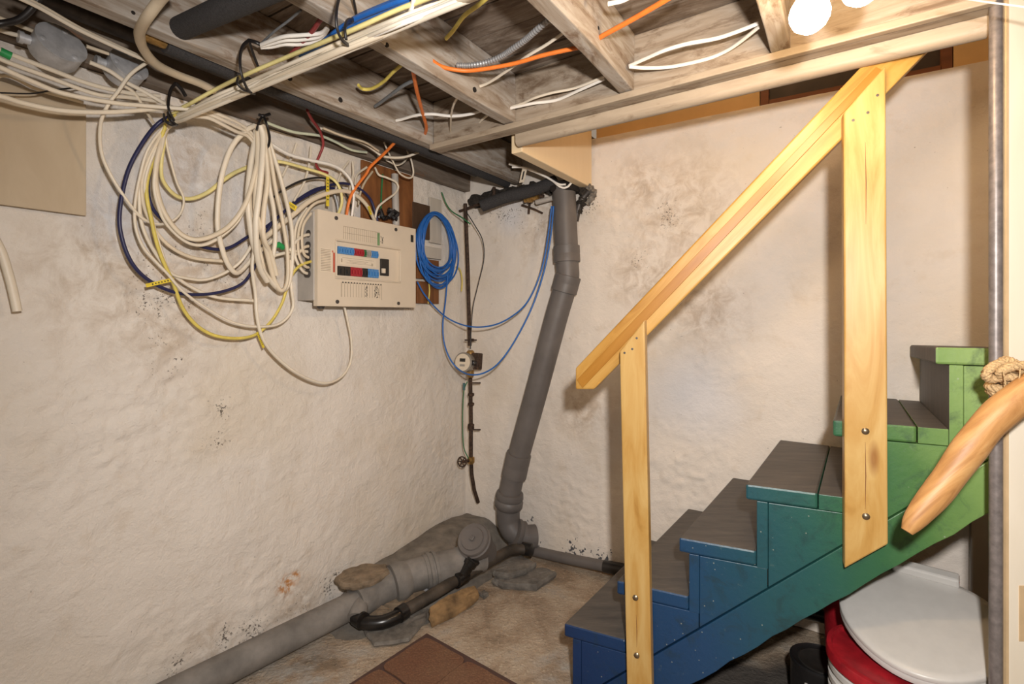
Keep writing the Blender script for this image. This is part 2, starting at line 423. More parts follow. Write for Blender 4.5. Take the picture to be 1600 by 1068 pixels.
JW, JH = .046, Z_SUB-Z_JB
def joist(nl, a0, a1, label, holes=()):
    if a1 is None: a1 = head_a(nl+JW)-.046
    t = thing('floor_joist', room((a0+a1)/2, nl+JW/2, Z_JB), label, 'joist', 'floor joists overhead')
    # slightly wavy sawn beam
    mb = MB(); k = 24; rings = []
    for i in range(k+1):
        a_ = a0+(a1-a0)*i/k; wv = .0025*math.sin(i*1.3+nl*9); wz = .002*math.sin(i*.9+nl*5)
        mb.v += [room(a_, nl+wv, Z_JB+wz), room(a_, nl+JW+wv, Z_JB+wz), room(a_, nl+JW, Z_SUB), room(a_, nl, Z_SUB)]
    for i in range(k):
        for j in range(4):
            mb.f.append((i*4+j, i*4+(j+1) % 4, i*4+4+(j+1) % 4, i*4+4+j))
    mb.f.append((3, 2, 1, 0)); mb.f.append(tuple(range(k*4, k*4+4)))
    mb.build('beam', MAT_JOIST, t, bevel=.003)
    for u, v, rp in holes:
        c = onplane(u, v, room(0, nl+JW+.001, 0), DR); d = (c-EYE).y
        MB().lathe(c-DR*.004, DR, [(0, rp*d/FPX), (.005, rp*d/FPX), (.005, rp*d/FPX*.8)], 14).build('drilled_hole', M_HOLE if rp < 5 else MAT_JOIST, t)
    return t
JN = [nval(H(500, 165, Z_JB)), nval(H(648, 116, Z_JB)), nval(H(905, 82, Z_JB)), nval(H(1194, 49, Z_JB))]
J1, J2, J3, J4 = JN
joist(J1, -4.2, -.03, 'whitewashed floor joist ending at the stair wall beside the foam-wrapped pipe', [(453, 122, 4), (516, 131, 5), (532, 156, 4), (614, 177, 6), (208, 20, 3)])
joist(J2, -4.2, None, 'whitewashed floor joist crossed by the bundle of blue and white cables', [(605, 70, 3.5), (647, 55, 5), (687, 82, 7), (742, 140, 4)])
joist(J3, -4.2, None, 'whitewashed floor joist with two white cables leaving its lower right end', [(935, 44, 3), (997, 108, 3)])
joist(J4, -4.2, None, 'whitewashed floor joist just left of the glowing bulb')
for jn, lab in ((J4+.43, 'whitewashed floor joist just right of the glowing bulb'),):
    joist(jn, -4.2, None, lab)
# sill beam on the left wall
tag(MB().box(room(-2.1, -.035, 2.04), DL, DR, UP, 4.3, .13, .165).build('sill_beam', MAT_GIRT, bevel=.004), 'grey weathered sill beam on top of the mouldy left wall', 'beam')
# header of the stairwell: whitewashed front board, ledger strip, painted rounded back board, trimmer
n0 = J1+JW+.004
def hbox(name, mat, o0, o1, z0, z1, nstart, bev=.004):
    P = []
    for z_ in (z0, z1):
        a0_, a1_ = head_a(nstart), head_a(NR)
        P.append([room(a0_+o0, nstart, z_), room(a1_+o0, NR, z_), room(a1_+o1, NR, z_), room(a0_+o1, nstart, z_)])
    return MB().loft(P[0], P[1]).build(name, mat, bevel=bev)
tag(hbox('header_beam', MAT_HEAD, -.042, -.002, Z_JB-.022, Z_SUB, n0), 'whitewashed header board the joists butt against at the stair opening', 'beam')
tag(hbox('ledger_strip', MAT_HEADP, -.066, -.044, Z_JB-.024, Z_JB-.003, n0, .003), 'pale ledger strip under the joist ends along the header', 'trim')
prof = [(0, Z_SUB+.02)]+[(.022-.022*math.cos(math.pi*k/8), Z_HB+.018-.018*math.sin(math.pi*k/8)) for k in range(9)]+[(.044, Z_SUB+.02)]
mb = MB().loft([room(head_a(N_TRIM)+o_, N_TRIM, z_) for o_, z_ in prof], [room(head_a(NR)+o_, NR, z_) for o_, z_ in prof])
tag(mb.build('header_trim', MAT_HEADP, smooth=True), 'cream painted rounded header trim along the edge of the stairwell', 'trim')
mb = MB().box(room((A_HEAD+.045)/2-.005, N_TRIM-.025, (Z_HB+Z_SUB+.5)/2-.01), DL, DR, UP, -A_HEAD-.065, .05, Z_SUB+.5-Z_HB)
tag(mb.build('stairwell_trimmer', MAT_CREAM, bevel=.004), 'cream painted board closing the left side of the stairwell', 'board')
# upper stairwell wall with the dark hatch
pz = 2.12
hl, hr = R(1187, 150, -.03), R(1490, 90, -.03)
h0, h1 = nval(hl), nval(hr)
up = MB()
for x0, x1, z0, z1 in ((N_TRIM+.005, h0, pz, 2.9), (h1, 3.4, pz, 2.9), (h0, h1, 2.55, 2.9)):
    up.box(room(.055, (x0+x1)/2, (z0+z1)/2+.001), DL, DR, UP, .05, x1-x0, z1-z0)
struct(up.build('wall_stairwell', MAT_OCHRE), 'ochre painted boards of the stairwell above the stone wall')
tag_o = thing('wall_hatch', room(.06, (h0+h1)/2, pz), 'dark brown hatch with reddish wood frame high above the stairs', 'hatch')
MB().box(room(.07, (h0+h1)/2, 2.335), DL, DR, UP, .015, h1-h0-.004, .42).build('panel', MAT_DARKP, tag_o)
for x in (h0+.018, h1-.018): MB().box(room(.048, x, 2.335), DL, DR, UP, .03, .03, .42).build('frame_post', MAT_FRAMEW, tag_o)
MB().box(room(.048, (h0+h1)/2, 2.125+.012), DL, DR, UP, .03, h1-h0-.07, .02).build('frame_sill', MAT_FRAMEW, tag_o)
struct(MB().box(room(-.72+.2, 2.3, 2.93), DL, DR, UP, 1.5, 2.8, .04).build('ceiling_stairwell', MAT_OCHRE), 'painted ceiling above the stairwell')

# partition and pole at the right
PD = 1.12
pole_x = (1556-800)/800*PD
tp = thing('support_pole', V((pole_x, PD, 0)), 'grey metal pole in front of the stair top', 'pole')
MB().tube([V((pole_x, PD, .0)), V((pole_x, PD, Z_SUB+.3))], .0118, 16).build('shaft', MAT_POLE, tp, True)
MB().lathe(V((pole_x, PD, 0)), UP, [(0, .03), (.006, .03), (.008, .014)], 16).build('foot_plate', MAT_POLE, tp, True)
px0 = (1577-800)/800*(PD-.012)
wp = MB().box(V((px0+.45, PD+.004, 1.2)), V((1, 0, 0)), V((0, 1, 0)), UP, .9, .03, 2.4).build('wall_partition', MAT_DOORB, bevel=.002)
MB().box(V(((1598-800)/800*(PD-.012)+.03, PD-.0115, 1.25-(958-492)/800*(PD-.012))), V((1, 0, 0)), V((0, 1, 0)), UP, .075, .002, .12).build('bare_patch', MAT_PEDGE, wp)
struct(wp, 'cream painted board partition at the right edge')
struct(MB().box(V((px0-.003, PD+.004, 1.2)), V((1, 0, 0)), V((0, 1, 0)), UP, .006, .031, 2.4).build('trim_1', MAT_PEDGE), 'tan edge strip of the partition')

# ================================================================== STAIRS
KS = .93
S3 = V((.705*KS, 1.545*KS, 0)); DS = V((.905, -.4257, 0)).normalized(); NW = V((.4257, .905, 0)).normalized()
DN = V((.56, .83, 0)).normalized()
def S(u, v, w=0.): return onplane(u, v, S3+NW*w, NW)
def tval(p): return (p-S3).dot(DS)
def SP(t, w, z): return S3+DS*t+NW*w+UP*z
def to_wall(p, e=.022):
    """continue from p along the tread edge until e in front of the stair wall"""
    k = (CORNER-DL*e-p).dot(DL)/DN.dot(DL); q = p+DN*k; return q
m, nt, b = newmat('stair_paint'); p = pos(nt)
dt = N(nt, 'ShaderNodeVectorMath', operation='DOT_PRODUCT'); nt.links.new(p, dt.inputs[0]); dt.inputs[1].default_value = DS+UP*.25
tt = math_(nt, 'SUBTRACT', dt.outputs['Value'], S3.dot(DS)+.25*.7)
tt = math_(nt, 'ADD', tt, math_(nt, 'MULTIPLY', math_(nt, 'SUBTRACT', noise_tex(nt, p, 6, 4), .5), .16))
c = ramp(nt, maprange(nt, tt, -.65, .75), [(.0, (0.0080, 0.0295, 0.0978)), (.30, (0.0088, 0.0476, 0.1232)), (.43, (0.0104, 0.0615, 0.0978)), (.56, (0.0160, 0.0861, 0.0748)), (.67, (0.0288, 0.1148, 0.0467)), (.76, (0.0680, 0.1640, 0.0442)), (.84, (0.1600, 0.2706, 0.0765)), (.93, (0.2480, 0.3608, 0.1275))])
f = noise_tex(nt, p, 42, 8, .75)
c = mix(nt, maprange(nt, f, .62, .72, 0, .35), c, (.16, .21, .17))
fd = noise_tex(nt, p, 13, 7, .7, .8)
c = mix(nt, maprange(nt, fd, .52, .70, 0, .6), c, (.012, .030, .034))
vs = N(nt, 'ShaderNodeTexVoronoi'); vs.inputs['Scale'].default_value = 34; nt.links.new(p, vs.inputs['Vector'])
c = mix(nt, maprange(nt, vs.outputs['Distance'], .075, .045, 0, .6), c, (.34, .36, .30))
nt.links.new(c, b.inputs['Base Color']); setin(b, Roughness=.42); bump(nt, b, noise_tex(nt, p, 60, 4), .25, .004)
MAT_STAIR = m
m, nt, b = newmat('tread_grey_paint'); p = pos(nt)
c = ramp(nt, noise_tex(nt, mapped(nt, p, rotz=-.6, scale=(1, 5, 1)), 7, 9, .72), [(.3, (.050, .046, .043)), (.55, (.088, .078, .068)), (.75, (.13, .112, .094))])
nt.links.new(c, b.inputs['Base Color']); setin(b, Roughness=.55); bump(nt, b, noise_tex(nt, p, 45, 4), .15, .003)
MAT_TREAD = m
stairs = thing('staircase', SP(0, .3, 0), 'steep wooden cellar stairs painted blue through teal to light green', 'stairs')
NOSE = [(882, 972), (964, 905), (1061, 838), (1165, 755), (1301, 655), (1460, 541)]
TT = [tval(S(u, v)) for u, v in NOSE]; HH = [S(u, v).z for u, v in NOSE]
TT.append(TT[-1]+.225); HH.append(HH[-1]+.20)
TH = .043
def slab(t0, t1, zt, zb, w0=-.004, drop=.03):
    A, B = SP(t0, w0, 0), SP(t1, w0, 0); Cc, Dd = to_wall(B), to_wall(A)
    top = [A+UP*zt, B+UP*zt, Cc+UP*(zt-drop), Dd+UP*(zt-drop)]; bot = [A+UP*zb, B+UP*zb, Cc+UP*(zb-drop), Dd+UP*(zb-drop)]
    return MB().loft(bot, top)
def two_tone(o, z=.85, front=False):
    o.data.materials.append(MAT_TREAD)
    for pl in o.data.polygons:
        if pl.normal.z > z or (front and pl.normal.dot(DL.cross(UP)) < -.7): pl.material_index = 1
for i in range(6):
    zt = HH[i]; t1 = TT[i+1]+.028
    if i == 5: t1 = TT[5]+.19
    # two boards per tread where the photograph shows a joint
    cut = TT[i]+(t1-TT[i])*(.74 if i in (3, 4) else .999)
    two_tone(slab(TT[i], cut-.001, zt, zt-TH).build('tread', MAT_STAIR, stairs, bevel=.006), .85, i == 5)
    if i in (3, 4): two_tone(slab(cut+.001, t1-.001, zt-.002, zt-TH).build('tread', MAT_STAIR, stairs, bevel=.002))
    zlow = HH[i-1] if i else .0
    zb = HH[i-1]-TH-.004 if i else .003
    o = slab(TT[i]+.028, TT[i]+.056, zt-TH-.001, zb, -.001).build('riser', MAT_STAIR, stairs, bevel=.002)
    if i:
        o.data.materials.append(MAT_TREAD)
        for pl in o.data.polygons:
            if pl.normal.dot(DS) < -.8 or pl.normal.dot(DL) < -2: pl.material_index = 1
def lin(p, q, t):
    a, b_ = S(*p), S(*q); ta, tb = tval(a), tval(b_)
    return a.z+(b_.z-a.z)*(t-ta)/(tb-ta)
crack = lambda t: lin((1000, 1035), (1460, 768), t)
lower = lambda t: lin((1200, 1000), (1543, 803), t)
for i in range(6):
    t0 = TT[i]+.057; t1 = TT[i+1]+.055 if i < 5 else TT[5]+.18
    top = HH[i]-TH-.002
    poly = [(t0, max(.003, crack(t0)+.002)), (t1, max(.003, crack(t1)+.002)), (t1, top), (t0, top)]
    MB().prism([SP(t, 0, z) for t, z in poly], NW*.028).build('side_panel', MAT_STAIR, stairs, bevel=.002)
tA = TT[0]+.03; tE = TT[5]+.18
cz = lambda t: crack(t)
tfl = tA+.0
tf0 = [tA+k*.005 for k in range(200) if crack(tA+k*.005) > .004][0]; tl0 = [tA+k*.005 for k in range(300) if lower(tA+k*.005) > .004][0]
low = [(tf0, .003), (tl0, .003)]
random.seed(3)
kk = 26
for k in range(1, kk+1):
    t = tl0+(tE-tl0)*k/kk; low.append((t, lower(t)+random.uniform(-.004, .004)))
low += [(tE, crack(tE)-.002)]
MB().prism([SP(t, 0, z) for t, z in low], NW*.03).build('stringer', MAT_STAIR, stairs, bevel=.002)
# stringer against the wall
MB().prism([SP(t, 0, z) for t, z in [(tf0+.05, .003), (tl0, .003), (tE, lower(tE)), (tE, crack(tE)), ]], NW*.02)
wl = [to_wall(SP(t, 0, 0), .03)+UP*z for t, z in [(tf0+.1, .003), (tl0, .003), (tE-.05, lower(tE-.05)-.03), (tE-.05, crack(tE-.05)-.05)]]
MB().prism(wl, -NW*.025).build('stringer', MAT_STAIR, stairs)

# ------------------------------------------------------------------ railing of varnished pine
PINE = [(.35, .175, .036), (.46, .265, .072), (.52, .335, .115), (.56, .385, .155)]
MAT_PINEV = wood('varnished_pine_post', PINE, UP, .38, 1., 7, .05, knots=True)
RAILAX = S(1318, 150)-S(928, 560)
MAT_PINER = wood('varnished_pine_rail', [(.31, .135, .018), (.43, .22, .04), (.50, .29, .075), (.54, .335, .105)], RAILAX, .38, 1., 9, .05, knots=True)
rail = thing('stair_railing', SP(TT[1], -.02, 0), 'varnished pine handrail on two posts bolted to the stair side', 'railing')
def flat_board(name, corners, w0, w1, mat, par, bev=.004):
    """corners are pixels taken on the front face w0"""
    P = [S(u, v, w0) for u, v in corners]
    return MB().prism(P, NW*(w1-w0)).build(name, mat, par, bevel=bev)
WP0, WP1 = -.045, -.006
p1 = flat_board('post', [(968, 549), (1007, 499), (1019, 1100), (980, 1100)], WP0, WP1, MAT_PINEV, rail)
p2 = flat_board('post', [(1318, 176), (1384, 102), (1388, 850), (1320, 888)], WP0, WP1, MAT_PINEV, rail)
rb_ = flat_board('handrail', [(899, 575), (1352, 97), (1462, 66), (1318, 215), (928, 608), (899, 608)], WP1+.001, WP1+.039, MAT_PINER, rail, .005)
# ridge strip running along the middle of the rail face
flat_board('rail_moulding', [(901, 593), (1369, 104), (1380, 110), (910, 606)], WP1-.0025, WP1+.001, wood('amber_rail_strip', [(.26, .10, .010), (.34, .145, .016), (.40, .19, .03)], RAILAX, .35, 1., 8, .05), rail, .001)
for po_, (ua, va, ub, vb) in ((p2, (1352, 222, 1353, 350)), (p2, (1352, 690, 1352, 795)), (p1, (994, 960, 995, 1010))):
    qa, qb = S(ua, va, WP0-.0002), S(ub, vb, WP0-.0002)
    MB().tube([qa, qa.lerp(qb, .5)+DS*.0012, qb], .0009, 5, radii=[.0003, .0011, .0003]).build('drying_crack', MAT_FRAMEW, po_)
M_BOLT = plain('bolt_head', (.30, .24, .16), .35, .9, .1)
for po, bl in ((p1, ((993, 933), (995, 1023))), (p2, ((1352, 673), (1353, 806)))):
    for u, v in bl:
        MB().lathe(S(u, v, WP0+.0005), -NW, [(0, .0085), (.003, .0085), (.0055, .0055), (.0065, .002)], 14).build('bolt', M_BOLT, po, True)
for po, ho in ((p1, ((995, 528), (976, 551), (988, 545))), (p2, ((1371, 149), (1333, 188), (1356, 176)))):
    for u, v in ho:
        MB().lathe(S(u, v, WP0+.001), -NW, [(0, .0035), (.0016, .0035), (.0017, .001)], 10).build('screw', M_DSTEEL, po)

# ------------------------------------------------------------------ under the stairs
def pail(name, c, r, h, body, lid, label, ribs=True):
    t = thing(name, c, label, 'pail')
    pr = [(0, r*.86), (h*.45, r*.91)]
    if ribs:
        for k in range(3):
            z = h*(.70+.09*k); pr += [(z-.012, r*.95), (z-.008, r*1.0), (z+.006, r*1.0), (z+.01, r*.95)]
    pr += [(h-.022, r*.965)]
    MB().lathe(c, UP, pr, 40).build('body', body, t, True)
    MB().lathe(c+UP*(h-.03), UP, [(0, r*1.0), (.004, r*1.035), (.024, r*1.035), (.03, r*1.02), (.031, r*.95), (.022, r*.93), (.0225, r*.6), (.023, .01)], 44).build('lid', lid, t, True)
    return t
pail('pail', V((.985, 1.315, .0)), .148, .37, M_WPLAST, M_REDP, 'white ribbed pail with a red lid under the toilet seat')
pail('pail', V((1.135, 1.63, .0)), .13, .40, M_REDP, M_REDP, 'dark red pail standing behind the white ribbed pail', False)
can = thing('paint_can', V((.955, 1.585, 0)), 'small black paint can on the floor beside the pails', 'can')
cc = V((.955, 1.585, 0))
MB().lathe(cc, UP, [(0, .08), (.004, .082), (.17, .082), (.175, .0845), (.183, .0845), (.186, .080), (.180, .074), (.178, .06), (.178, .01)], 36).build('body', M_BLACKP, can, True)
MB().lathe(cc+UP*.172, UP, [(0, .062), (.0085, .062), (.0095, .058), (.007, .054), (.0068, .01)], 32).build('lid', plain('can_lid', (.05, .045, .04), .4, .5), can, True)
fc = bpy.data.curves.new('lettering', 'FONT'); fc.body = 'ance'; fc.size = .034; fc.extrude = .0006
lt = bpy.data.objects.new('lettering', fc); COL.objects.link(lt)
dg = bpy.context.evaluated_depsgraph_get(); me = bpy.data.meshes.new_from_object(lt.evaluated_get(dg)); bpy.data.objects.remove(lt)
me.materials.append(M_WPLAST)
lt = bpy.data.objects.new('lettering', me); COL.objects.link(lt); lt.parent = can
dirc = V((-cc.x-.25, -cc.y, 0)).normalized()
for v in me.vertices:   # wrap the flat word around the can
    th = (v.co.x-.035)/.0825; rad = .0828+v.co.z
    d2 = dirc*math.cos(th)+V((-dirc.y, dirc.x, 0))*math.sin(th); v.co = d2*rad+UP*(.128+v.co.y)
# toilet seat
fr, bk = D(1428, 1058, 1.215), D(1447, 892, 1.50)
ctr = (fr+bk)/2; la = (bk-fr).normalized(); lb = V((la.y, -la.x, 0)).normalized(); lc = lb.cross(la).normalized()
if lc.z < 0: lc = -lc
LEN = (bk-fr).length; WID = .365
def egg(th, k=1.):
    y = math.cos(th); x = math.sin(th)
    wv = 1.0-.10*(1-y)*0.5
    yy = y*LEN/2
    if y > .55: yy = LEN/2*(.55+(y-.55)*.72)
    if y < 0: wv = 1.0-.12*y*y
    return x*WID/2*wv*k, yy*k
seat = thing('toilet_seat', ctr-lc*.02, 'white toilet seat with closed lid lying on the red lidded pail', 'toilet seat')
def plate(z0, z1, k, dome, name, mat):
    mb = MB(); nn = 48; rings = [(z0, k*.97), (z0, k), (z1-.004, k), (z1, k*.985)]
    for q in (.9, .75, .5, .25, .02): rings.append((z1+dome*(1-q*q), k*q))
    for z, kk_ in rings:
        for j in range(nn):
            x, y = egg(2*math.pi*j/nn, kk_); mb.v.append(ctr+la*y+lb*x+lc*z)
    for i in range(len(rings)-1):
        for j in range(nn): mb.f.append((i*nn+j, i*nn+(j+1) % nn, (i+1)*nn+(j+1) % nn, (i+1)*nn+j))
    mb.f.append(tuple(range(nn))); mb.f.append(tuple(range((len(rings)-1)*nn, len(rings)*nn)))
    return mb.build(name, mat, seat, True, auto=50)
plate(-.018, -.002, 1.0, 0, 'seat_ring', M_WPLAST); plate(0, .012, 1.0, .010, 'lid', M_WPLAST)
MB().box(ctr+la*(LEN/2*.80)+lc*.026, lb, la, lc, .15, .035, .028).build('hinge_block', M_WPLAST, seat, bevel=.006)
# upright board below the top step and dark pipe behind
bx0 = R(1520, 900, .06); 
tag(MB().box(R(1537, 900, .05)*1+UP*0-UP*(R(1537, 900, .05).z-.43), DR, DL, UP, .07, .03, .85).build('upright_board', MAT_BACKW, bevel=.003), 'pale upright board under the top of the stairs', 'board')

# ================================================================== DRAIN STACK
def ring_on(path, a, b_, r, grow, seg=28):
    """sleeve around a piece of a path between two points"""
    ax = b_-a; ln = ax.length
    return MB().lathe(a, ax, [(0, r), (.002, r*grow), (ln*.45, r*grow), (ln*.5, r*(grow-.02)), (ln*.55, r*grow), (ln-.002, r*grow), (ln, r)], seg)
RP = .057
stack = thing('drain_stack', R(800, 838, .10), 'grey painted drain stack slanting down the stair wall', 'drain pipe')
top = R(881, 292, .085); k1 = R(885, 385, .085); k2 = R(886, 412, .085); k3 = R(887, 445, .085); k4 = R(879, 462, .088)
b0 = R(812, 706, .10); b1 = R(803, 740, .10); h0_ = R(796, 772, .105); h1_ = R(793, 800, .105)
MB().tube([top, k1, k2], RP, 28).build('pipe', M_PVC, stack, True, auto=60)
MB().tube(spline([k2, (887, 430, 'R', .085), (884, 446, 'R', .086), k4, (868, 500, 'R', .09), (840, 605, 'R', .095), b0, b1, h0_]), RP, 28).build('pipe', M_PVC, stack, True, auto=60)
ring_on(None, R(885, 384, .085), R(886, 410, .085), RP, 1.14).build('coupling', M_PVC, stack, True)
ring_on(None, R(888, 430, .085), R(881, 456, .088), RP, 1.12).build('coupling', M_PVC, stack, True)
ring_on(None, R(811, 708, .10), R(803, 744, .10), RP, 1.13).build('coupling', M_PVC, stack, True)
ax = (h1_-h0_)
MB().lathe(R(797, 768, .105), ax, [(0, RP), (.004, RP*1.22), (.03, RP*1.28), (.04, RP*1.18), (.05, RP*1.30), (.075, RP*1.28), (.09, RP*1.05), (.11, RP*1.05)], 32).build('hub', M_PVC, stack, True)
MB().tube(spline([(794, 798, 'R', .105), (795, 815, 'R', .105), (803, 830, 'R', .10), (820, 838, 'R', .07), (836, 838, 'R', .03)]), RP*1.06, 26).build('elbow', M_PVC, stack, True, auto=60)
MB().lathe(R(803, 832, .12), (R(822, 838, .07)-R(803, 832, .12)), [(0, RP*1.0), (.004, RP*1.28), (.02, RP*1.3), (.03, RP*1.2), (.045, RP*1.25), (.05, RP)], 28).build('hub', M_PVC, stack, True)

# corner mound of mortar
mb = MB(); n = 34
for j in range(n+1):
    for i in range(n+1):
        a_ = -1.15+1.15*i/n; n_ = .004+.46*j/n
        f1 = min(1, max(0, (.36+.06*math.sin(a_*9)-n_)/.22)); f1 = f1*f1*(3-2*f1)
        hgt = (.105+.03*math.exp(-((a_+.25)/.2)**2))*f1
        edge = min(1, max(0, (a_+1.05)/.35))*min(1, (.46-n_)/.08)
        q = room(a_, n_, 0); hgt = hgt*edge+.010*fbm(q, 14, 3)*min(1, hgt/.03)-.010*(1-edge)
        mb.v.append(q+UP*hgt)
for j in range(n):
    for i in range(n):
        a_ = j*(n+1)+i; mb.f.append((a_, a_+1, a_+n+2, a_+n+1))
k = len(mb.v); mb.v += [room(-1.15, .004, -.03), room(0, .004, -.03), room(0, .464, -.03), room(-1.15, .464, -.03)]
for rw, a_, b_ in (([i for i in range(n+1)], k, k+1), ([n+j*(n+1) for j in range(n+1)], k+1, k+2), ([n*(n+1)+i for i in range(n, -1, -1)], k+2, k+3), ([j*(n+1) for j in range(n, -1, -1)], k+3, k)):
    mb.f.append(tuple(rw)+(b_, a_))
mb.f.append((k, k+1, k+2, k+3))
tag(mb.build('mortar_mound', M_MOUND, None, True, auto=80), 'grey mortar mound heaped in the corner around the drain', 'mortar')

# horizontal drain along the left wall
drain = thing('floor_drain_pipe', H(430, 1006, .0), 'grey drain pipe lying along the foot of the left wall', 'drain pipe')
MB().tube(spline([(120, 1160, 'Z', .058), (305, 1068, 'Z', .058), (430, 1005, 'Z', .062), (548, 946, 'Z', .075), (600, 918, 'Z', .09)]), .052, 26).build('pipe', M_PVCD, drain, True, auto=60)
MB().tube(spline([(556, 940, 'Z', .08), (592, 920, 'Z', .09), (640, 900, 'Z', .11), (700, 884, 'Z', .125), (752, 868, 'Z', .13)]), .068, 26).build('wye_fitting', M_PVCD, drain, True, auto=60)
MB().tube(spline([(563, 938, 'Z', .085), (560, 953, 'Z', .075), (557, 966, 'Z', .06)]), .036, 22).build('branch', M_PVCD, drain, True, auto=60)
a0_, a1_ = H(612, 912, .10), H(634, 903, .107)
MB().lathe(a0_, a1_-a0_, [(0, .066), (.004, .080), (.04, .082), (.055, .076), (.075, .068)], 28).build('hub', M_PVCD, drain, True)
a0_, a1_ = H(663, 894, .115), H(683, 888, .12)
ln = (a1_-a0_).length
MB().lathe(a0_, a1_-a0_, [(0, .066), (.002, .073), (.016, .073), (.018, .078), (.03, .078), (.032, .072), (ln*.7, .072), (ln*.72, .078), (ln-.004, .078), (ln, .066)], 28).build('band_clamp', M_PVCD, drain, True)
MB().box(H(666, 916, .07), DL, DR, UP, .018, .018, .035).build('clamp_screw', M_STEEL, drain, bevel=.003)
c0 = D(739, 842, 2.30); cax = (V((-.25, -.62, .62))).normalized()
MB().lathe(c0-cax*.16, cax, [(0, .062), (.09, .062), (.10, .074), (.145, .079), (.15, .073), (.16, .073), (.166, .069), (.167, .053), (.174, .050), (.175, .034), (.171, .014)], 32).build('cleanout', M_PVC, drain, True)
MB().box(c0+cax*.013, cax.orthogonal().normalized(), cax.cross(cax.orthogonal()).normalized(), cax, .022, .02, .014).build('plug', M_PVC, drain, bevel=.003)

# black drain arm
arm = thing('waste_pipe', H(650, 950, 0), 'black plastic waste pipe bending around the stones to the stair wall', 'drain pipe')
MB().tube(spline([(557, 964, 'Z', .06), (566, 970, 'Z', .05), (580, 973, 'Z', .045), (600, 971, 'Z', .045), (622, 962, 'Z', .05), (632, 955, 'Z', .053)]), .026, 20).build('elbow', M_ABS, arm, True, auto=60)
MB().tube(spline([(626, 958, 'Z', .052), (680, 926, 'Z', .075), (722, 900, 'Z', .09)]), .025, 20).build('pipe', M_ABSD, arm, True, auto=60)
MB().tube(spline([(720, 902, 'Z', .09), (770, 874, 'Z', .105), (800, 858, 'Z', .11), (822, 858, 'Z', .10)]), .024, 20).build('pipe', M_ABSD, arm, True, auto=60)
for u, v, u2, v2, z in ((557, 963, 568, 970, .058), (622, 961, 634, 953, .053), (712, 907, 728, 897, .09), (816, 856, 832, 859, .10)):
    a_, b_ = H(u, v, z), H(u2, v2, z+.001)
    MB().lathe(a_, b_-a_, [(0, .026), (.002, .031), ((b_-a_).length-.002, .031), ((b_-a_).length, .026)], 22).build('coupling', M_ABS, arm, True)
a_, b_ = H(722, 898, .10), D(740, 872, 2.28)
MB().lathe(a_, b_-a_, [(0, .026), (.05, .026), (.052, .031), ((b_-a_).length-.01, .031), ((b_-a_).length-.008, .034), ((b_-a_).length, .034)], 22).build('branch', M_ABS, arm, True)
MB().box(b_+(b_-a_).normalized()*.006, DL, DR, UP, .02, .02, .012).build('plug', M_IVORY, arm, bevel=.002)
MB().tube(spline([(828, 859, 'R', .055), (880, 871, 'R', .055), (945, 884, 'R', .055)]), .026, 20).build('pipe', M_PVC, arm, True, auto=60)
MB().tube([R(944, 884, .055), R(990, 893, .055)], .029, 20).build('coupling', M_ABS, arm, True)
MB().tube([R(990, 893, .055), R(1110, 920, .055), R(1320, 970, .055)], .025, 16).build('pipe', M_ABS, arm, True)

# stones
def stone(label, top, thick, mat, seed, amp=.0035):
    random.seed(seed); P = [H(u, v, z) for u, v, z in top]; out = []
    nP = len(P)
    for i in range(nP):
        a_, b_ = P[i], P[(i+1) % nP]
        for k in range(4):
            q = a_.lerp(b_, k/4); out.append(q+V((random.uniform(-amp, amp), random.uniform(-amp, amp), random.uniform(-amp, amp)*.4)))
    c = sum(out, V((0, 0, 0)))/len(out); n = len(out); mb = MB()
    rings = [[c.lerp(q, .99)-UP*thick for q in out], [c.lerp(q, 1.03)-UP*thick*.5 for q in out], out, [c.lerp(q, .965)+UP*.004 for q in out],
             [c.lerp(q, .55)+UP*(.005+random.uniform(-.002, .002)) for q in out]]
    for r_ in rings: mb.v += r_
    for i in range(len(rings)-1):
        for j in range(n): mb.f.append((i*n+j, i*n+(j+1) % n, (i+1)*n+(j+1) % n, (i+1)*n+j))
    mb.f.append(tuple(range(n))); mb.f.append(tuple(range((len(rings)-1)*n, len(rings)*n)))
    return tag(mb.build('stone', mat, None, False), label, 'stone', 'loose stones around the drain')
stone('flat brown stone lying on top of the grey drain', [(524, 903, .165), (540, 889, .175), (572, 880, .175), (603, 882, .17), (607, 892, .168), (585, 906, .165), (556, 914, .163), (535, 912, .163)], .022, M_STONE, 1)
stone('tan stone between the grey drain and black waste pipe', [(596, 944, .05), (606, 925, .055), (640, 917, .055), (675, 921, .05), (640, 946, .04)], .05, M_STONE, 2)
stone('small tan stone tucked inside the black elbow', [(572, 946, .04), (582, 942, .05), (614, 953, .045), (606, 960, .03), (574, 958, .03)], .03, M_STONE, 3, .004)
stone('dark grey slab under the black elbow', [(565, 975, .018), (600, 968, .02), (668, 950, .02), (664, 966, .015), (640, 998, .012), (585, 1006, .012)], .012, M_STONEG, 4)
stone('rust stained stone leaning beside the black waste pipe', [(671, 950, .055), (700, 930, .06), (742, 914, .05), (748, 930, .03), (712, 956, .02), (674, 973, .02)], .02, M_STONEO, 5)
stone('upper grey stone of the pair near the stair wall', [(770, 893, .06), (784, 880, .065), (815, 868, .065), (838, 880, .06), (822, 889, .058), (795, 897, .055)], .022, M_STONEG, 6)
stone('lower dark stone of the pair near the stair wall', [(770, 904, .028), (790, 894, .032), (850, 886, .032), (868, 893, .03), (838, 914, .025), (785, 911, .025)], .026, M_STONEG, 7)
stone('small stone chip by the rust stained stone', [(748, 926, .012), (757, 922, .012), (764, 927, .011), (756, 932, .01)], .01, M_STONEG, 8, .002)

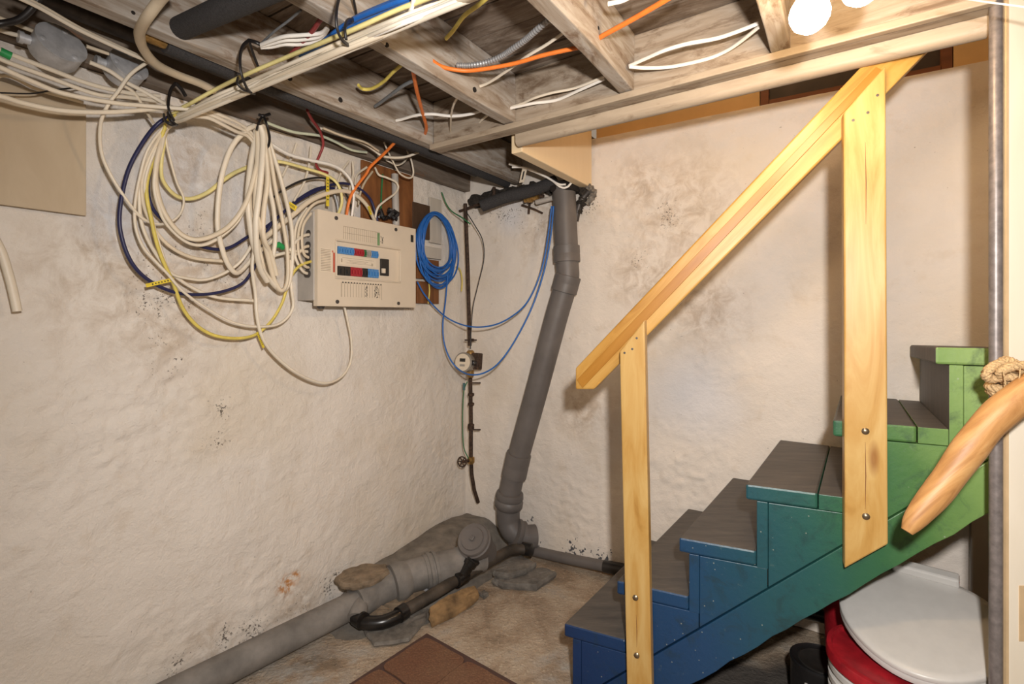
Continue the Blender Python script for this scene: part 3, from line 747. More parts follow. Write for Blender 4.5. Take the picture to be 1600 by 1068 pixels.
# floor mat: thin rubber mat with raised patches
matc = H(667, 990, .008); e1 = (H(548, 1068, .008)-matc).normalized(); e2 = UP.cross(e1)
if e2.dot(V((1, 0, 0))) < 0: e2 = -e2
m, nt, b = newmat('rubber_mat'); p = pos(nt)
wv = N(nt, 'ShaderNodeTexVoronoi'); wv.inputs['Scale'].default_value = 130; nt.links.new(p, wv.inputs['Vector'])
c = mix(nt, maprange(nt, noise_tex(nt, p, 7, 4), .35, .65), (.19, .085, .045), (.22, .12, .065))
c = mix(nt, maprange(nt, wv.outputs['Distance'], .1, .55, 0, .5), c, (.09, .04, .022))
nt.links.new(c, b.inputs['Base Color']); setin(b, Roughness=.8); bump(nt, b, wv.outputs['Distance'], .5, .004)
MAT_MAT = m
fm = thing('floor_mat', matc+e1*.3+e2*.45-UP*.004, 'brown rubber floor mat with its corner pointing at the drain', 'mat')
MB().box(matc+e1*.35+e2*.45, e1, e2, UP, .70, .90, .010).build('base', plain('mat_edge', (.075, .040, .032), .8), fm, bevel=.003)
for i in range(3):
    for j in range(4):
        c0 = matc+e1*(.018+.221*i+.11)+e2*(.018+.216*j+.108)+UP*.0055; pl = []
        for k in range(48):
            th = 2*math.pi*k/48; cx, cy = math.cos(th), math.sin(th)
            rr = (.1065+.0015*math.sin(6*th))/max(abs(cx), abs(cy)); rr = min(rr, .141); pl.append(c0+e1*(cx*rr)+e2*(cy*rr))
        MB().prism(pl, UP*.004).build('raised_patch', MAT_MAT, fm)

# ================================================================== LAMPS
m, nt, b = newmat('bulb_glow'); b.inputs['Base Color'].default_value = (1, .9, .75, 1)
b.inputs['Emission Color'].default_value = (1.0, .70, .40, 1); b.inputs['Emission Strength'].default_value = BULB_STRENGTH
M_GLOW = m
M_PORC = plain('porcelain', (.75, .70, .62), .3, 0, .03)
def bulb(c, label):
    t = thing('light_bulb', c-UP*.034, label, 'light bulb', 'bare bulbs over the stairs')
    MB().lathe(c-UP*.034, UP, [(0, .003), (.003, .014), (.012, .026), (.026, .033), (.036, .034), (.048, .031), (.060, .024), (.072, .017), (.080, .0145)], 28).build('glass', M_GLOW, t, True, auto=80)
    MB().lathe(c+UP*.047, UP, [(0, .0135), (.012, .0145), (.02, .0135)], 20).build('screw_base', M_STEEL, t, True)
    MB().lathe(c+UP*.06, UP, [(0, .021), (.02, .024), (.045, .024), (.055, .012)], 20).build('socket', M_PORC, t, True)
    MB().tube([c+UP*.11, V((c.x, c.y, Z_SUB-.02)), V((c.x, c.y, Z_SUB))], .004, 8).build('cord', M_IVORY, t)
bulb(D(1265, 22, .94), 'glowing bare light bulb hanging between two joists')
bulb(D(1346, -22, .94), 'second bare bulb barely peeking in at the top edge')
cable('thin pale wire crossing the pole near the ceiling', M_IVORY, .0018, [(1480, -6, 'D', .98), (1540, 3, 'D', .98), (1600, 11, 'D', .96), (1680, 24, 'D', .93)], 'thin_wire', flat=1)

# ================================================================== STICK AND ROPE
stk = [D(1417, 830, 1.05), D(1432, 808, 1.05), D(1470, 762, 1.045), D(1515, 700, 1.035), D(1552, 655, 1.03), D(1600, 616, 1.02), D(1668, 575, 1.01), D(1730, 545, 1.0)]
rr_ = [.011, .022, .028, .030, .0305, .032, .032, .030]
sp_ = spline(stk, 6); rad = []
for i in range(len(sp_)):
    f = i/6; k = min(int(f), 6); rad.append((rr_[k]+(rr_[k+1]-rr_[k])*(f-k))*(1+.025*math.sin(i*.8)))
sh = MB(); sh.tube(sp_, .03, 16, .9, radii=rad)
st = thing('walking_stick', stk[0], 'peeled natural wood stick tied with rope in front of the pole', 'stick')
sh.build('shaft', MAT_STICK, st, True, auto=60)
kn = (stk[2]+stk[3])/2-V((.018, .022, -.008))
rope = thing('rope_knot', D(1575, 600, 1.06), 'coarse jute rope knotted around the pole above the stick', 'rope')
def twist(path, r, par, name):
    P = spline(path, 9)
    for s_ in range(3):
        q = []
        for i, p_ in enumerate(P):
            a_, b_ = P[max(0, i-1)], P[min(len(P)-1, i+1)]; t_ = (b_-a_).normalized()
            u_ = t_.cross(UP if abs(t_.z) < .9 else V((1, 0, 0))).normalized(); v_ = t_.cross(u_)
            an = i*.75+s_*2.094; q.append(p_+(u_*math.cos(an)+v_*math.sin(an))*r*.55)
        MB().tube(q, r*.62, 7).build(name, M_ROPE, par, True, auto=80)
twist([(1600, 575, 'D', 1.06), (1575, 566, 'D', 1.055), (1552, 572, 'D', 1.05), (1541, 584, 'D', 1.055), (1548, 592, 'D', 1.06), (1570, 588, 'D', 1.045), (1600, 592, 'D', 1.04), (1640, 586, 'D', 1.05)], .0085, rope, 'strand')
twist([(1558, 572, 'D', 1.085), (1570, 563, 'D', 1.06), (1585, 568, 'D', 1.04), (1598, 582, 'D', 1.045), (1588, 594, 'D', 1.06), (1572, 596, 'D', 1.06), (1563, 582, 'D', 1.04), (1580, 573, 'D', 1.03), (1610, 570, 'D', 1.03)], .0085, rope, 'strand')
twist([(1545, 602, 'D', 1.10), (1552, 606, 'D', 1.07), (1580, 608, 'D', 1.05), (1610, 602, 'D', 1.05), (1650, 592, 'D', 1.06)], .0085, rope, 'strand')
twist([(1547, 610, 'D', 1.10), (1556, 613, 'D', 1.07), (1584, 614, 'D', 1.055), (1615, 610, 'D', 1.055), (1650, 602, 'D', 1.06)], .0085, rope, 'strand')
for q in ([(1567, 580), (1570, 592), (1571, 601)], [(1594, 575), (1592, 600), (1590, 621)]):
    MB().tube(spline([(u, v, 'D', 1.02) for u, v in q]), .0012, 5).build('loose_fibre', M_ROPE, rope)

# ================================================================== ELECTRICAL PANEL
EF = .125
tl, tr = L(497, 328, EF), L(649.5, 357, EF); bl = L(497, 477, EF)
PA0, PA1 = aval(tl), aval(tr); PZ1 = (tl.z+tr.z)/2; PZ0 = (bl.z+L(651, 480, EF).z)/2
PWd, PHt = PA1-PA0, PZ1-PZ0
panel = thing('breaker_panel', room((PA0+PA1)/2, .06, PZ0), 'beige breaker panel with coloured breakers mounted sideways on the wall', 'electrical panel')
def PX(x, y, e=0.): return room(PA0+PWd*x, EF+e, PZ1-PHt*y)
# cover as a frame around the breaker window
x0, x1, y0, y1 = .155, .80, .30, .688
mb = MB()
for xa, xb, ya, yb in ((0, 1, 0, y0), (0, 1, y1, 1), (0, x0, y0, y1), (x1, 1, y0, y1)):
    mb.box(PX((xa+xb)/2, (ya+yb)/2, -.004), DL, DR, UP, PWd*(xb-xa), .008, PHt*(yb-ya))
for a_, b_, ha in ((0, .5, 0), (1, .5, 0)):
    mb.box(PX(a_, .5, -.014), DL, DR, UP, .003, .024, PHt)
for y_ in (0, 1): mb.box(PX(.5, y_, -.014), DL, DR, UP, PWd, .024, .003)
mb.build('cover', M_PANEL, panel)
box = MB().box(room((PA0+PA1)/2-.012, .056, (PZ0+PZ1)/2+.008), DL, DR, UP, PWd*.98, .10, PHt*.93).build('back_box', M_PANELG, panel, bevel=.003)
# window surround
mb = MB()
for xa, xb, ya, yb in ((x0-.012, x1+.012, y0-.018, y0), (x0-.012, x1+.012, y1, y1+.018), (x0-.012, x0, y0, y1), (x1, x1+.012, y0, y1)):
    mb.box(PX((xa+xb)/2, (ya+yb)/2, .004), DL, DR, UP, PWd*(xb-xa), .009, PHt*(yb-ya))
mb.build('window_bezel', M_PANEL, panel, bevel=.003)
dead = MB().box(PX((x0+x1)/2, (y0+y1)/2, -.010), DL, DR, UP, PWd*(x1-x0), .006, PHt*(y1-y0)).build('inner_plate', M_PANEL, panel)
row1 = ['B']*6+['R']*4+['G']+['G'[:0] or 'Y']*2+['B']*3
row2 = ['K2', 'K2', 'R', 'R', 'R', 'R', 'K', 'K', 'B', 'B', 'B', 'B']
cm = {'B': M_BRKB, 'R': M_BRKR, 'G': M_BRKG, 'Y': M_BRKY, 'K': M_BRKK, 'K2': M_BRKK}
def brow(seq, xa, xb, ya, yb):
    tot = sum(2 if s_ == 'K2' else 1 for s_ in seq); x = xa; wu = (xb-xa)/tot
    for s_ in seq:
        w_ = wu*(2 if s_ == 'K2' else 1)
        br = MB().box(PX(x+w_/2, (ya+yb)/2, -.003), DL, DR, UP, PWd*w_*.93, .010, PHt*(yb-ya)).build('breaker', cm[s_], panel, bevel=.001)
        MB().box(PX(x+w_/2, (ya+yb)/2+.004, .004), DL, DR, UP, PWd*w_*.4, .008, PHt*(yb-ya)*.45).build('toggle', cm[s_], br)
        x += w_
brow(row1, .175, .565, .352, .432); brow(row2, .175, .57, .565, .665)
mbk = MB().box(PX(.638, .53, -.003), DL, DR, UP, PWd*.085, .012, PHt*.20).build('main_breaker', M_BRKK, panel, bevel=.002)
MB().box(PX(.612, .575, .006), DL, DR, UP, PWd*.03, .010, PHt*.055).build('toggle', M_LABEL, mbk, bevel=.001)
lb_ = MB().box(PX(.375, .497, -.0065), DL, DR, UP, PWd*.36, .001, PHt*.09).build('rating_label', M_LABEL, panel)
def marks(name, mat, rects, par):
    mb = MB()
    for xa, xb, ya, yb, e_ in rects: mb.box(PX((xa+xb)/2, (ya+yb)/2, e_), DL, DR, UP, max(.0012, PWd*(xb-xa)), .0006, max(.0012, PHt*(yb-ya)))
    o = mb.build(name, mat, par); return o
random.seed(5)
marks('label_print', M_INKF, [(.22, .53, .468, .470, -.0057), (.27, .47, .49, .492, -.0057), (.29, .45, .505, .507, -.0057), (.26, .50, .52, .522, -.0057)]+[(.21+.004*k, .212+.004*k, .48, .52, -.0057) for k in range(3)]+[(.505+.006*k, .508+.006*k, .50, .53, -.0057) for k in range(3)], lb_)
# printed directory grids above and below the window
g1 = [(.22+.02*k, .2215+.02*k, .13, .265, .0006) for k in range(19)]+[(.22, .58, .125, .129, .0006), (.22, .58, .195, .197, .0006)]
marks('directory_print', M_INKF, g1, panel)
g2 = [(.205+.027*k, .2065+.027*k, .755, .90, .0006) for k in range(15)]+[(.20, .60, .745, .748, .0006), (.20, .2015, .745, .90, .0006), (.60, .602, .745, .92, .0006)]
marks('directory_print', M_INKF, g2, panel)
marks('circuit_numbers', M_INK, [(.21+.027*k, .222+.027*k, .735, .747, .0007) for k in range(15)], panel)
def scrawl(xc, y0_, y1_, wd, n_, mat, name):
    rs = []
    for k in range(n_):
        y = y0_+(y1_-y0_)*k/n_+random.uniform(-.004, .004); x = xc+random.uniform(-wd, wd)
        if k % 2: rs.append((x, x+random.uniform(.006, .014), y, y+.005, .0009))
        else: rs.append((x, x+.004, y, y+random.uniform(.012, .022), .0009))
    marks(name, mat, rs, panel)
scrawl(.438, .765, .89, .010, 16, M_INK, 'handwriting'); scrawl(.535, .765, .90, .012, 18, M_INK, 'handwriting'); scrawl(.555, .765, .90, .012, 10, M_INK, 'handwriting')
scrawl(.60, .165, .25, .012, 12, M_INK, 'handwriting')
marks('green_mark', M_INKG, [(.555, .58, .135, .29, .0012)], panel)
wl_ = marks('warning_label', M_LABEL, [(.012, .118, .395, .645, .0008)], panel)
marks('label_print', M_INKF, [(.02, .105, .405+.017*k, .411+.017*k, .0016) for k in range(14)], wl_)
marks('red_strip', M_INKR, [(.128, .142, .43, .64, .0010), (.118, .128, .41, .43, .001)], panel)
mb = marks('latch', M_BRKK, [(.935, .968, .085, .175, .002), (.945, .955, .10, .12, .004)], panel)
for x, y in ((.155, .055), (.76, .055), (.165, .955), (.79, .955)):
    MB().lathe(PX(x, y, .0), DR, [(0, .008), (.003, .008), (.0045, .004)], 12).build('screw', M_DSTEEL, panel, True)
for k, (u, v) in enumerate(((489, 366), (488, 384), (487, 394), (488, 404), (487, 416), (486, 428))):
    q = L(u, v, .075)
    MB().lathe(q+DL*.012, -DL, [(0, .016), (.008, .016), (.010, .012), (.022, .012), (.024, .015), (.034, .015)], 12).build('cable_clamp', M_DSTEEL, panel, True)
MB().lathe(room(PA0+PWd*.10, .07, PZ0-.012), UP, [(0, .012), (.012, .016), (.016, .016)], 12).build('cable_clamp', M_DSTEEL, panel, True)
# backboards behind the panel: each board a thing
def wallboard(name, u0, u1, v0, v1, e0, e1, mat, label):
    a_, b_ = aval(L(u0, (v0+v1)/2, e1)), aval(L(u1, (v0+v1)/2, e1)); um = (u0+u1)/2
    z1, z0 = L(um, v0, e1).z, L(um, v1, e1).z
    return tag(MB().box(room((a_+b_)/2, (e0+e1)/2, (z0+z1)/2), DL, DR, UP, abs(b_-a_), e1-e0, z1-z0).build(name, mat, bevel=.002), label, 'board')
wallboard('backing_board', 566, 646, 262, 480, .010, .022, MAT_BACKB, 'reddish stained plywood board above and behind the breaker panel')
wallboard('backing_board', 652, 686, 440, 474, .012, .024, MAT_BACKB, 'reddish board end below the blue coil')
wallboard('backing_board', 652, 686, 405, 436, .012, .024, MAT_BACKB, 'reddish board end seen through the blue coil')
wallboard('backing_board', 645, 672, 318, 372, .012, .026, plain('dark_wood', (.075, .04, .02), .7), 'dark brown board end at the top of the blue coil')
wallboard('backing_board', 640, 690, 384, 402, .012, .026, MAT_BACKW, 'white painted batten across the middle of the blue coil')
wallboard('backing_board', 672, 690, 310, 380, .012, .022, MAT_BACKW, 'white painted upright batten behind the blue coil')
wallboard('backing_board', 484, 520, 292, 470, .004, .010, MAT_BACKW, 'pale board left of the breaker panel box')
wallboard('wall_sheet', -90, 135, 132, 322, .012, .024, MAT_SHEET, 'tan sheet board fixed on the left wall below the junction boxes')
tag(MB().tube([L(617, 272, .05), L(619, 352, .05)], .0165, 14).build('conduit', M_PANELG, None, True), 'grey plastic conduit rising behind the breaker panel', 'conduit')
# dark lump of tape above the panel
mb = MB(); random.seed(9)
for k in range(9):
    c = L(598+k*3.2, 338+random.uniform(-5, 5), .085); mb.tube([c, c+V((random.uniform(-.02, .02), random.uniform(-.01, .01), random.uniform(.0, .03))), c+V((random.uniform(-.03, .03), 0, random.uniform(-.01, .03)))], .010, 6)
o = tag(mb.build('tape_lump', M_BLACK, None, True), 'lump of black tape and putty on top of the breaker panel', 'tape')

# ================================================================== CABLES
def J(path, d=2.5, seed=0, de=.0):
    random.seed(seed); return [(p_[0]+random.uniform(-d, d), p_[1]+random.uniform(-d, d), *(p_[2:-1]), p_[-1]+(random.uniform(-de, de))) for p_ in path]
TIE = (266, 188, .13)
def trunk(dv, e=0., far=(760, -38, 1.30)):
    """bundle under the joists from the first tie to the top edge; dv shifts a strand across the bundle"""
    base = [(266, 188, .13, .5), (300, 168, .22, .75), (340, 148, .33, .9), (385, 128, .45, 1), (450, 99, .63, 1), (540, 62, .86, 1), (620, 29, 1.03, 1), (690, 0, 1.15, 1), (770, -34, 1.30, 1)]
    random.seed(int(dv*10)+77)
    dv = dv*1.12
    return [(u-.35*dv*k+random.uniform(-1.6, 1.6)*k, v+dv*k+random.uniform(-1.6, 1.6)*k, ee+e+random.uniform(-.02, .02)*k) for u, v, ee, k in base]
F2 = [(452, 406, .10), (455, 448, .10), (457, 482, .095), (437, 505, .09), (402, 510, .09), (363, 503, .09), (324, 482, .09), (287, 456, .09), (262, 428, .09), (240, 405, .09), (223, 385, .09), (212, 355, .09), (211, 320, .09), (219, 274, .10), (233, 230, .12)]
F3 = [(410, 345, .10), (387, 393, .10), (363, 419, .08), (324, 436, .07), (290, 434, .07), (266, 425, .07), (254, 397, .08), (241, 355, .09), (232, 320, .09), (226, 288, .10), (238, 245, .12)]
F4 = [(412, 196, .16), (408, 225, .17), (396, 279, .17), (383, 319, .16), (360, 351, .14), (333, 368, .13), (306, 374, .12), (284, 366, .11), (264, 344, .11), (250, 315, .11), (243, 277, .12), (249, 235, .13)]
F5 = [(415, 196, .14), (404, 235, .14), (393, 290, .13), (372, 344, .11), (330, 378, .10), (296, 380, .10), (262, 352, .10), (246, 318, .11), (241, 280, .12), (252, 232, .13)]
F6 = [(350, 408, .06), (300, 402, .06), (260, 380, .07), (232, 340, .08), (222, 300, .09), (228, 262, .11), (244, 226, .125)]
F7 = [(400, 470, .07), (330, 462, .06), (270, 428, .06), (230, 372, .07), (218, 318, .08), (228, 250, .10)]
cable('thick white cable arcing lowest under the tangle on the left wall', M_WHITE, .0055, F2+trunk(6), group='white cables of the main bundle')
cable('white cable from the main bundle sweeping left past the yellow flag', M_WHITE, .0058, F3+trunk(10), group='white cables of the main bundle')
cable('broad cream cable making the inner U between the two hanks', M_CREAM, .0085, F4+trunk(14), group='white cables of the main bundle')
cable('second cream cable just behind the inner U between the hanks', M_WHITE, .0065, F5+trunk(2), group='white cables of the main bundle')
cable('white cable curving close to the mouldy wall', M_CREAM, .0058, F6+trunk(17), group='white cables of the main bundle')
cable('white cable ending low behind the hanging hank', M_WHITE, .0055, F7+trunk(20), group='white cables of the main bundle')
cable('bright white cable lowest in the ceiling bundle', M_IVORY, .0066, [(300, 178, .2), (330, 163, .30)]+trunk(13)[3:], group='white cables of the main bundle')
cable('white cable leaving the ceiling bundle in a round bend', M_IVORY, .006, [(540, 80, .84), (575, 68, .92), (610, 52, .99), (635, 30, 1.05), (645, 5, 1.09), (649, -25, 1.12)])
cable('pale yellow cable along the top of the ceiling bundle', M_PALEY, .0068, [(520, 352, .11), (534, 318, .10), (529, 290, .10), (511, 274, .09), (474, 262, .08), (433, 252, .07), (400, 257, .06), (370, 268, .06), (348, 282, .06), (325, 300, .06), (300, 310, .06), (278, 307, .06), (261, 292, .07), (252, 270, .09), (256, 225, .11)]+trunk(-12, .02), group='yellow cables')
cable('dull yellow cable hanging in the lowest wide loop', M_YELLOW, .0055, [(487, 408, .09), (470, 414, .10), (457, 428, .10), (447, 455, .09), (440, 475, .085), (425, 500, .08), (405, 519, .075), (385, 527, .07), (358, 528, .07), (330, 522, .07), (305, 506, .07), (285, 480, .07), (271, 443, .08), (250, 395, .09), (237, 345, .10), (229, 290, .10), (246, 232, .12), (262, 190, .14), (275, 180, .17)], group='yellow cables')
for i, dv in enumerate((-17, -21.5, -25, -28.5)):
    cable('blue cable number one edge of the ceiling bundle' if False else ['lowest of the blue cables in the ceiling bundle', 'second lowest blue cable in the ceiling bundle', 'second highest blue cable in the ceiling bundle', 'highest of the blue cables in the ceiling bundle'][i], M_BLUE, .0062,
          [(470, 88, .62), (495, 73, .70)]+[(u, v, e_) for u, v, e_ in trunk(dv, -.01)[5:]], group='blue cables of the ceiling bundle', flat=.9)
cable('navy blue cable making the outermost loop on the left wall', M_NAVY, .0058, [(590, 346, .07), (578, 310, .07), (552, 290, .07), (520, 288, .07), (470, 311, .07), (437, 337, .07), (420, 356, .07), (408, 395, .07), (393, 425, .07), (375, 445, .07), (340, 457, .07), (300, 460, .07), (265, 454, .075), (230, 436, .08), (205, 409, .085), (190, 370, .09), (187, 330, .095), (199, 270, .10), (221, 226, .11), (247, 193, .12), (275, 178, .16)], flat=.9, group='navy cables')
cable('navy blue cable in the inner loop behind the cream U', M_NAVY, .0055, [(545, 300, .06), (503, 293, .06), (465, 312, .06), (437, 337, .06), (416, 354, .06), (387, 370, .06), (360, 386, .06), (335, 389, .06), (300, 379, .06), (262, 350, .06), (237, 322, .07), (232, 280, .08), (250, 220, .10)], flat=.9, group='navy cables')
cable('thin white cable looping alone at the left of the tangle', M_WHITE, .0045, [(235, 94, .20), (205, 115, .19), (185, 142, .18), (168, 165, .17), (157, 195, .14), (158, 236, .11), (171, 270, .10), (196, 310, .10), (219, 338, .09), (241, 349, .08), (264, 348, .08), (282, 333, .08), (287, 310, .08), (275, 281, .09), (262, 232, .11), (258, 205, .12)])
# the second hank, hung from the tie above the panel
G = 'white cables of the hanging hank'
TB = (408, 196, .16)
cable('leftmost strand of the hanging hank', M_WHITE, .0085, [(398, 196, .16), (383, 205, .16), (363, 228, .15), (349, 265, .14), (342, 306, .13), (340, 349, .12), (345, 380, .11), (355, 410, .10), (368, 426, .09), (380, 420, .08), (400, 398, .08), (430, 372, .08)], group=G)
HB = [[(400, 196, .15), (399, 214, .15), (392, 254, .15), (387, 306, .15), (390, 347, .14), (396, 382, .13), (408, 416, .12), (420, 435, .11), (438, 453, .10), (450, 446, .10), (456, 415, .10), (457, 371, .11), (452, 335, .12), (439, 281, .14), (424, 232, .15), (412, 196, .16)],
      [(402, 196, .17), (403, 230, .17), (401, 270, .17), (399, 324, .16), (406, 352, .15), (417, 394, .13), (428, 436, .11), (440, 454, .11), (449, 438, .11), (449, 394, .12), (441, 342, .13), (431, 297, .14), (421, 236, .16), (411, 196, .16)],
      [(406, 196, .19), (411, 215, .19), (409, 260, .19), (404, 310, .18), (400, 345, .17), (401, 390, .15), (407, 420, .13), (418, 440, .12)],
      [(409, 196, .18), (414, 230, .18), (418, 280, .17), (412, 330, .16), (412, 370, .15), (424, 400, .13), (432, 430, .12)],
      [(411, 196, .16), (416, 240, .15), (421, 292, .15), (428, 330, .14), (430, 372, .13), (426, 405, .12), (424, 425, .11)],
      [(404, 196, .14), (396, 240, .13), (390, 290, .12), (392, 340, .12), (403, 380, .11), (412, 420, .10)]]
HL = ['broad strand forming the left side of the hanging hank', 'broad strand crossing the middle of the hanging hank', 'front strand hanging straight down the hank', 'strand curving right inside the hanging hank', 'strand on the right inside of the hanging hank', 'rear strand of the hanging hank close to the wall']
for i, (p_, l_) in enumerate(zip(HB, HL)): cable(l_, (M_WHITE, M_CREAM)[i % 2], (.0098, .009, .0105, .0088, .008, .008)[i], p_, group=G)
cable('long white loop dropping from the hank to the underside of the panel', M_WHITE, .0062, [(412, 205, .16), (408, 270, .15), (403, 324, .14), (398, 380, .12), (394, 419, .11), (399, 459, .10), (401, 490, .10), (408, 522, .10), (424, 549, .10), (455, 577, .10), (487, 594, .10), (513, 598, .10), (536, 586, .09), (548, 563, .085), (549, 532, .08), (543, 500, .075), (537, 474, .07)])
for i, (v0, dx) in enumerate(((172, 0), (177, 3), (183, -2))):
    cable(['top flat cable reaching from the bundle to the hank', 'middle flat cable reaching from the bundle to the hank', 'lowest flat cable reaching from the bundle to the hank'][i], M_WHITE, .006, [(300, v0-2, .22), (325, v0+1, .21), (345, v0+8+i, .20), (368, v0+18+i*2, .18), (386, v0+29, .16), (395, v0+38, .15)], group='flat cables between bundle and hank')
# cables into the panel
cable('thick cream cable arching over into the top of the breaker panel', M_CREAM, .0095, [(395, 388, .07), (420, 366, .08), (457, 336, .09), (487, 312, .10), (523, 299, .10), (549, 301, .10), (571, 318, .095), (586, 345, .08)])
cable('white cable from the hank tie arching down into the panel top', M_IVORY, .0065, [(412, 214, .13), (420, 222, .12), (452, 241, .11), (485, 250, .11), (517, 257, .115), (536, 267, .115), (549, 284, .115), (553, 308, .11), (549, 345, .09)])
cable('orange cable dropping from the joist into the panel top', M_ORANGE, .0068, [(628, 211, .35), (620, 219, .32), (599, 241, .22), (579, 260, .15), (571, 273, .13), (553, 297, .115), (545, 316, .105), (540, 345, .09)], group='orange cables')
cable('maroon cable bending down above the breaker panel', M_RED, .0065, [(480, 172, .22), (487, 186, .18), (500, 205, .14), (505, 225, .12), (499, 243, .10), (494, 256, .08), (500, 266, .07), (512, 270, .06)])
cable('white S curl dropping beside the conduit into the panel', M_WHITE, .0052, [(586, 262, .05), (592, 273, .07), (603, 277, .08), (618, 284, .09), (622, 293, .09), (616, 303, .09), (601, 314, .085), (590, 325, .08), (585, 346, .07)])
cable('white cable drooping in a small loop right of the orange cable', M_WHITE, .0045, [(600, 222, .14), (607, 238, .13), (614, 252, .12), (625, 271, .12), (640, 278, .12), (646, 270, .12), (642, 248, .12), (636, 235, .10)])
cable('white cable running from the joist to the left above the panel', M_WHITE, .0055, [(668, 230, .26), (646, 241, .22), (625, 246, .19), (599, 244, .17), (585, 235, .16), (571, 226, .15), (545, 215, .14), (520, 207, .14), (500, 200, .13)])
cable('pale green cable hanging along the sill beam', M_PGREEN, .0055, [(413, 190, .15), (439, 200, .13), (463, 207, .12), (500, 212, .11), (523, 221, .10), (549, 234, .09), (573, 238, .08)])
cable('short white cable looping right of the pale green one', M_WHITE, .0045, [(640, 234, .10), (633, 251, .10), (621, 258, .10), (609, 253, .09), (603, 250, .08)])
cable('tan cable stretched along the dark foam pipe', M_TAN, .0045, [(505, 200, .20), (535, 212, .20), (570, 222, .20), (592, 236, .19)])
for i, p_ in enumerate([[(486, 228, .05), (483, 256, .06), (475, 285, .07), (459, 314, .07)], [(463, 224, .05), (456, 245, .05), (441, 275, .06)], [(545, 252, .05), (535, 266, .06), (528, 284, .07), (524, 300, .07)], [(551, 252, .05), (552, 271, .06), (549, 283, .07), (546, 300, .08)], [(573, 261, .05), (558, 273, .06), (555, 290, .07), (556, 310, .07)], [(582, 268, .05), (570, 285, .06), (563, 302, .07), (560, 320, .07)]]):
    cable(['white cable dropping behind the yellow flagged cable', 'leftmost short white drop below the sill beam', 'short white drop left of the panel arch', 'straight short white drop above the panel', 'bent white drop under the orange cable', 'tan drop crossing behind the orange cable'][i], (M_WHITE, M_TAN)[i == 5], .005, p_, group='short drops above the panel')
for i, p_ in enumerate([[(489, 366, .075), (475, 368, .09), (463, 377, .10), (452, 392, .10)], [(488, 384, .075), (476, 386, .09), (465, 396, .09), (448, 402, .08)], [(487, 394, .075), (470, 392, .09), (450, 394, .09), (425, 400, .08)], [(487, 416, .075), (479, 417, .09), (471, 408, .10), (466, 390, .10), (467, 360, .09), (476, 336, .09), (492, 318, .09), (512, 312, .08)], [(486, 428, .075), (474, 424, .09), (463, 406, .095), (460, 384, .09), (464, 350, .08), (480, 325, .08)], [(488, 404, .075), (476, 398, .09), (472, 380, .10), (474, 352, .10), (486, 333, .09)]]):
    cable(['top cable entering the left side of the panel', 'second cable entering the left side of the panel', 'level cable entering the left side of the panel', 'cable rising in a tall bend from the panel side', 'lowest cable rising from the panel side', 'short inner cable rising from the panel side'][i], (M_WHITE, M_CREAM)[i % 2], .006, p_, group='cables at the side of the panel')
cable('black cable arching over the tangle left of the panel', M_BLACK, .004, [(425, 310, .06), (445, 295, .07), (475, 281, .08), (505, 278, .08), (530, 290, .08), (545, 312, .08), (552, 340, .07)], flat=1)
cable('thin green ground wire against the reddish board', M_GREENW, .004, [(598, 272, .035), (596, 300, .04), (595, 332, .05)], 'ground_wire', flat=1)
cable('grey spiral flex end standing above the panel', M_FLEX, .006, [(522, 302, .06), (527, 318, .06), (529, 336, .06)], flat=1)
# horizontal cables at the left edge
Hh = [([(-60, 140, .18), (0, 150, .18), (37, 161, .17), (100, 173, .17), (175, 175, .17), (250, 170, .17), (310, 169, .2)], 'lowest white cable sagging across the sheet board', .0062),
      ([(-60, 80, .20), (0, 105, .20), (50, 127, .19), (100, 146, .18), (175, 160, .18), (225, 165, .18), (300, 171, .21)], 'white cable sagging second lowest at the left edge', .006),
      ([(-60, 60, .16), (0, 92, .16), (75, 120, .15), (150, 147, .15), (200, 152, .14), (260, 160, .12)], 'white cable passing under the round junction boxes', .0055),
      ([(20, -8, .30), (62, 12, .28), (125, 47, .26), (200, 82, .24), (236, 98, .22), (270, 116, .2)], 'taut white cable running above both junction boxes', .0055),
      ([(28, -10, .29), (70, 12, .27), (133, 48, .25), (206, 82, .23), (245, 100, .2)], 'second taut cable running above both junction boxes', .0045),
      ([(-60, 55, .17), (15, 84, .17), (75, 107, .16), (140, 131, .15), (200, 145, .14), (250, 150, .13)], 'white cable with green tape under the first junction box', .006),
      ([(140, 97, .14), (170, 110, .14), (195, 127, .14), (225, 143, .14), (258, 162, .14), (285, 175, .13)], 'white cable leaving the first junction box downward right', .006),
      ([(135, 72, .13), (155, 79, .13), (170, 84, .13)], 'short white cable joining the two junction boxes', .005),
      ([(-60, 20, .12), (0, 47, .12), (40, 58, .12), (58, 63, .12)], 'white cable entering the first junction box from the left', .0055),
      ([(-60, 5, .10), (0, 28, .10), (50, 48, .10), (75, 58, .08)], 'upper white cable behind the first junction box', .005),
      ([(190, 132, .14), (210, 145, .14), (225, 168, .13), (240, 192, .10)], 'thin white cable slanting down beside the first tie', .0045),
      ([(-60, 165, .07), (0, 118, .08), (60, 140, .08), (130, 160, .08)], 'cream cable lying against the top of the sheet board', .005)]
for p_, l_, r_ in Hh: cable(l_, M_WHITE if r_ > .005 else M_CREAM, r_, p_, group='cables at the left edge')
cable('black cable curving out of the top left corner', M_BLACK, .0075, [(-30, 40, .22), (0, 37, .22), (28, 31, .24), (48, 15, .26), (64, -8, .28)], flat=1)
cable('thin black wire across the sheet board', M_BLACK, .002, [(-30, 144, .10), (0, 145, .10), (50, 146, .10), (82, 141, .09), (125, 136, .07)], 'thin_wire', flat=1)
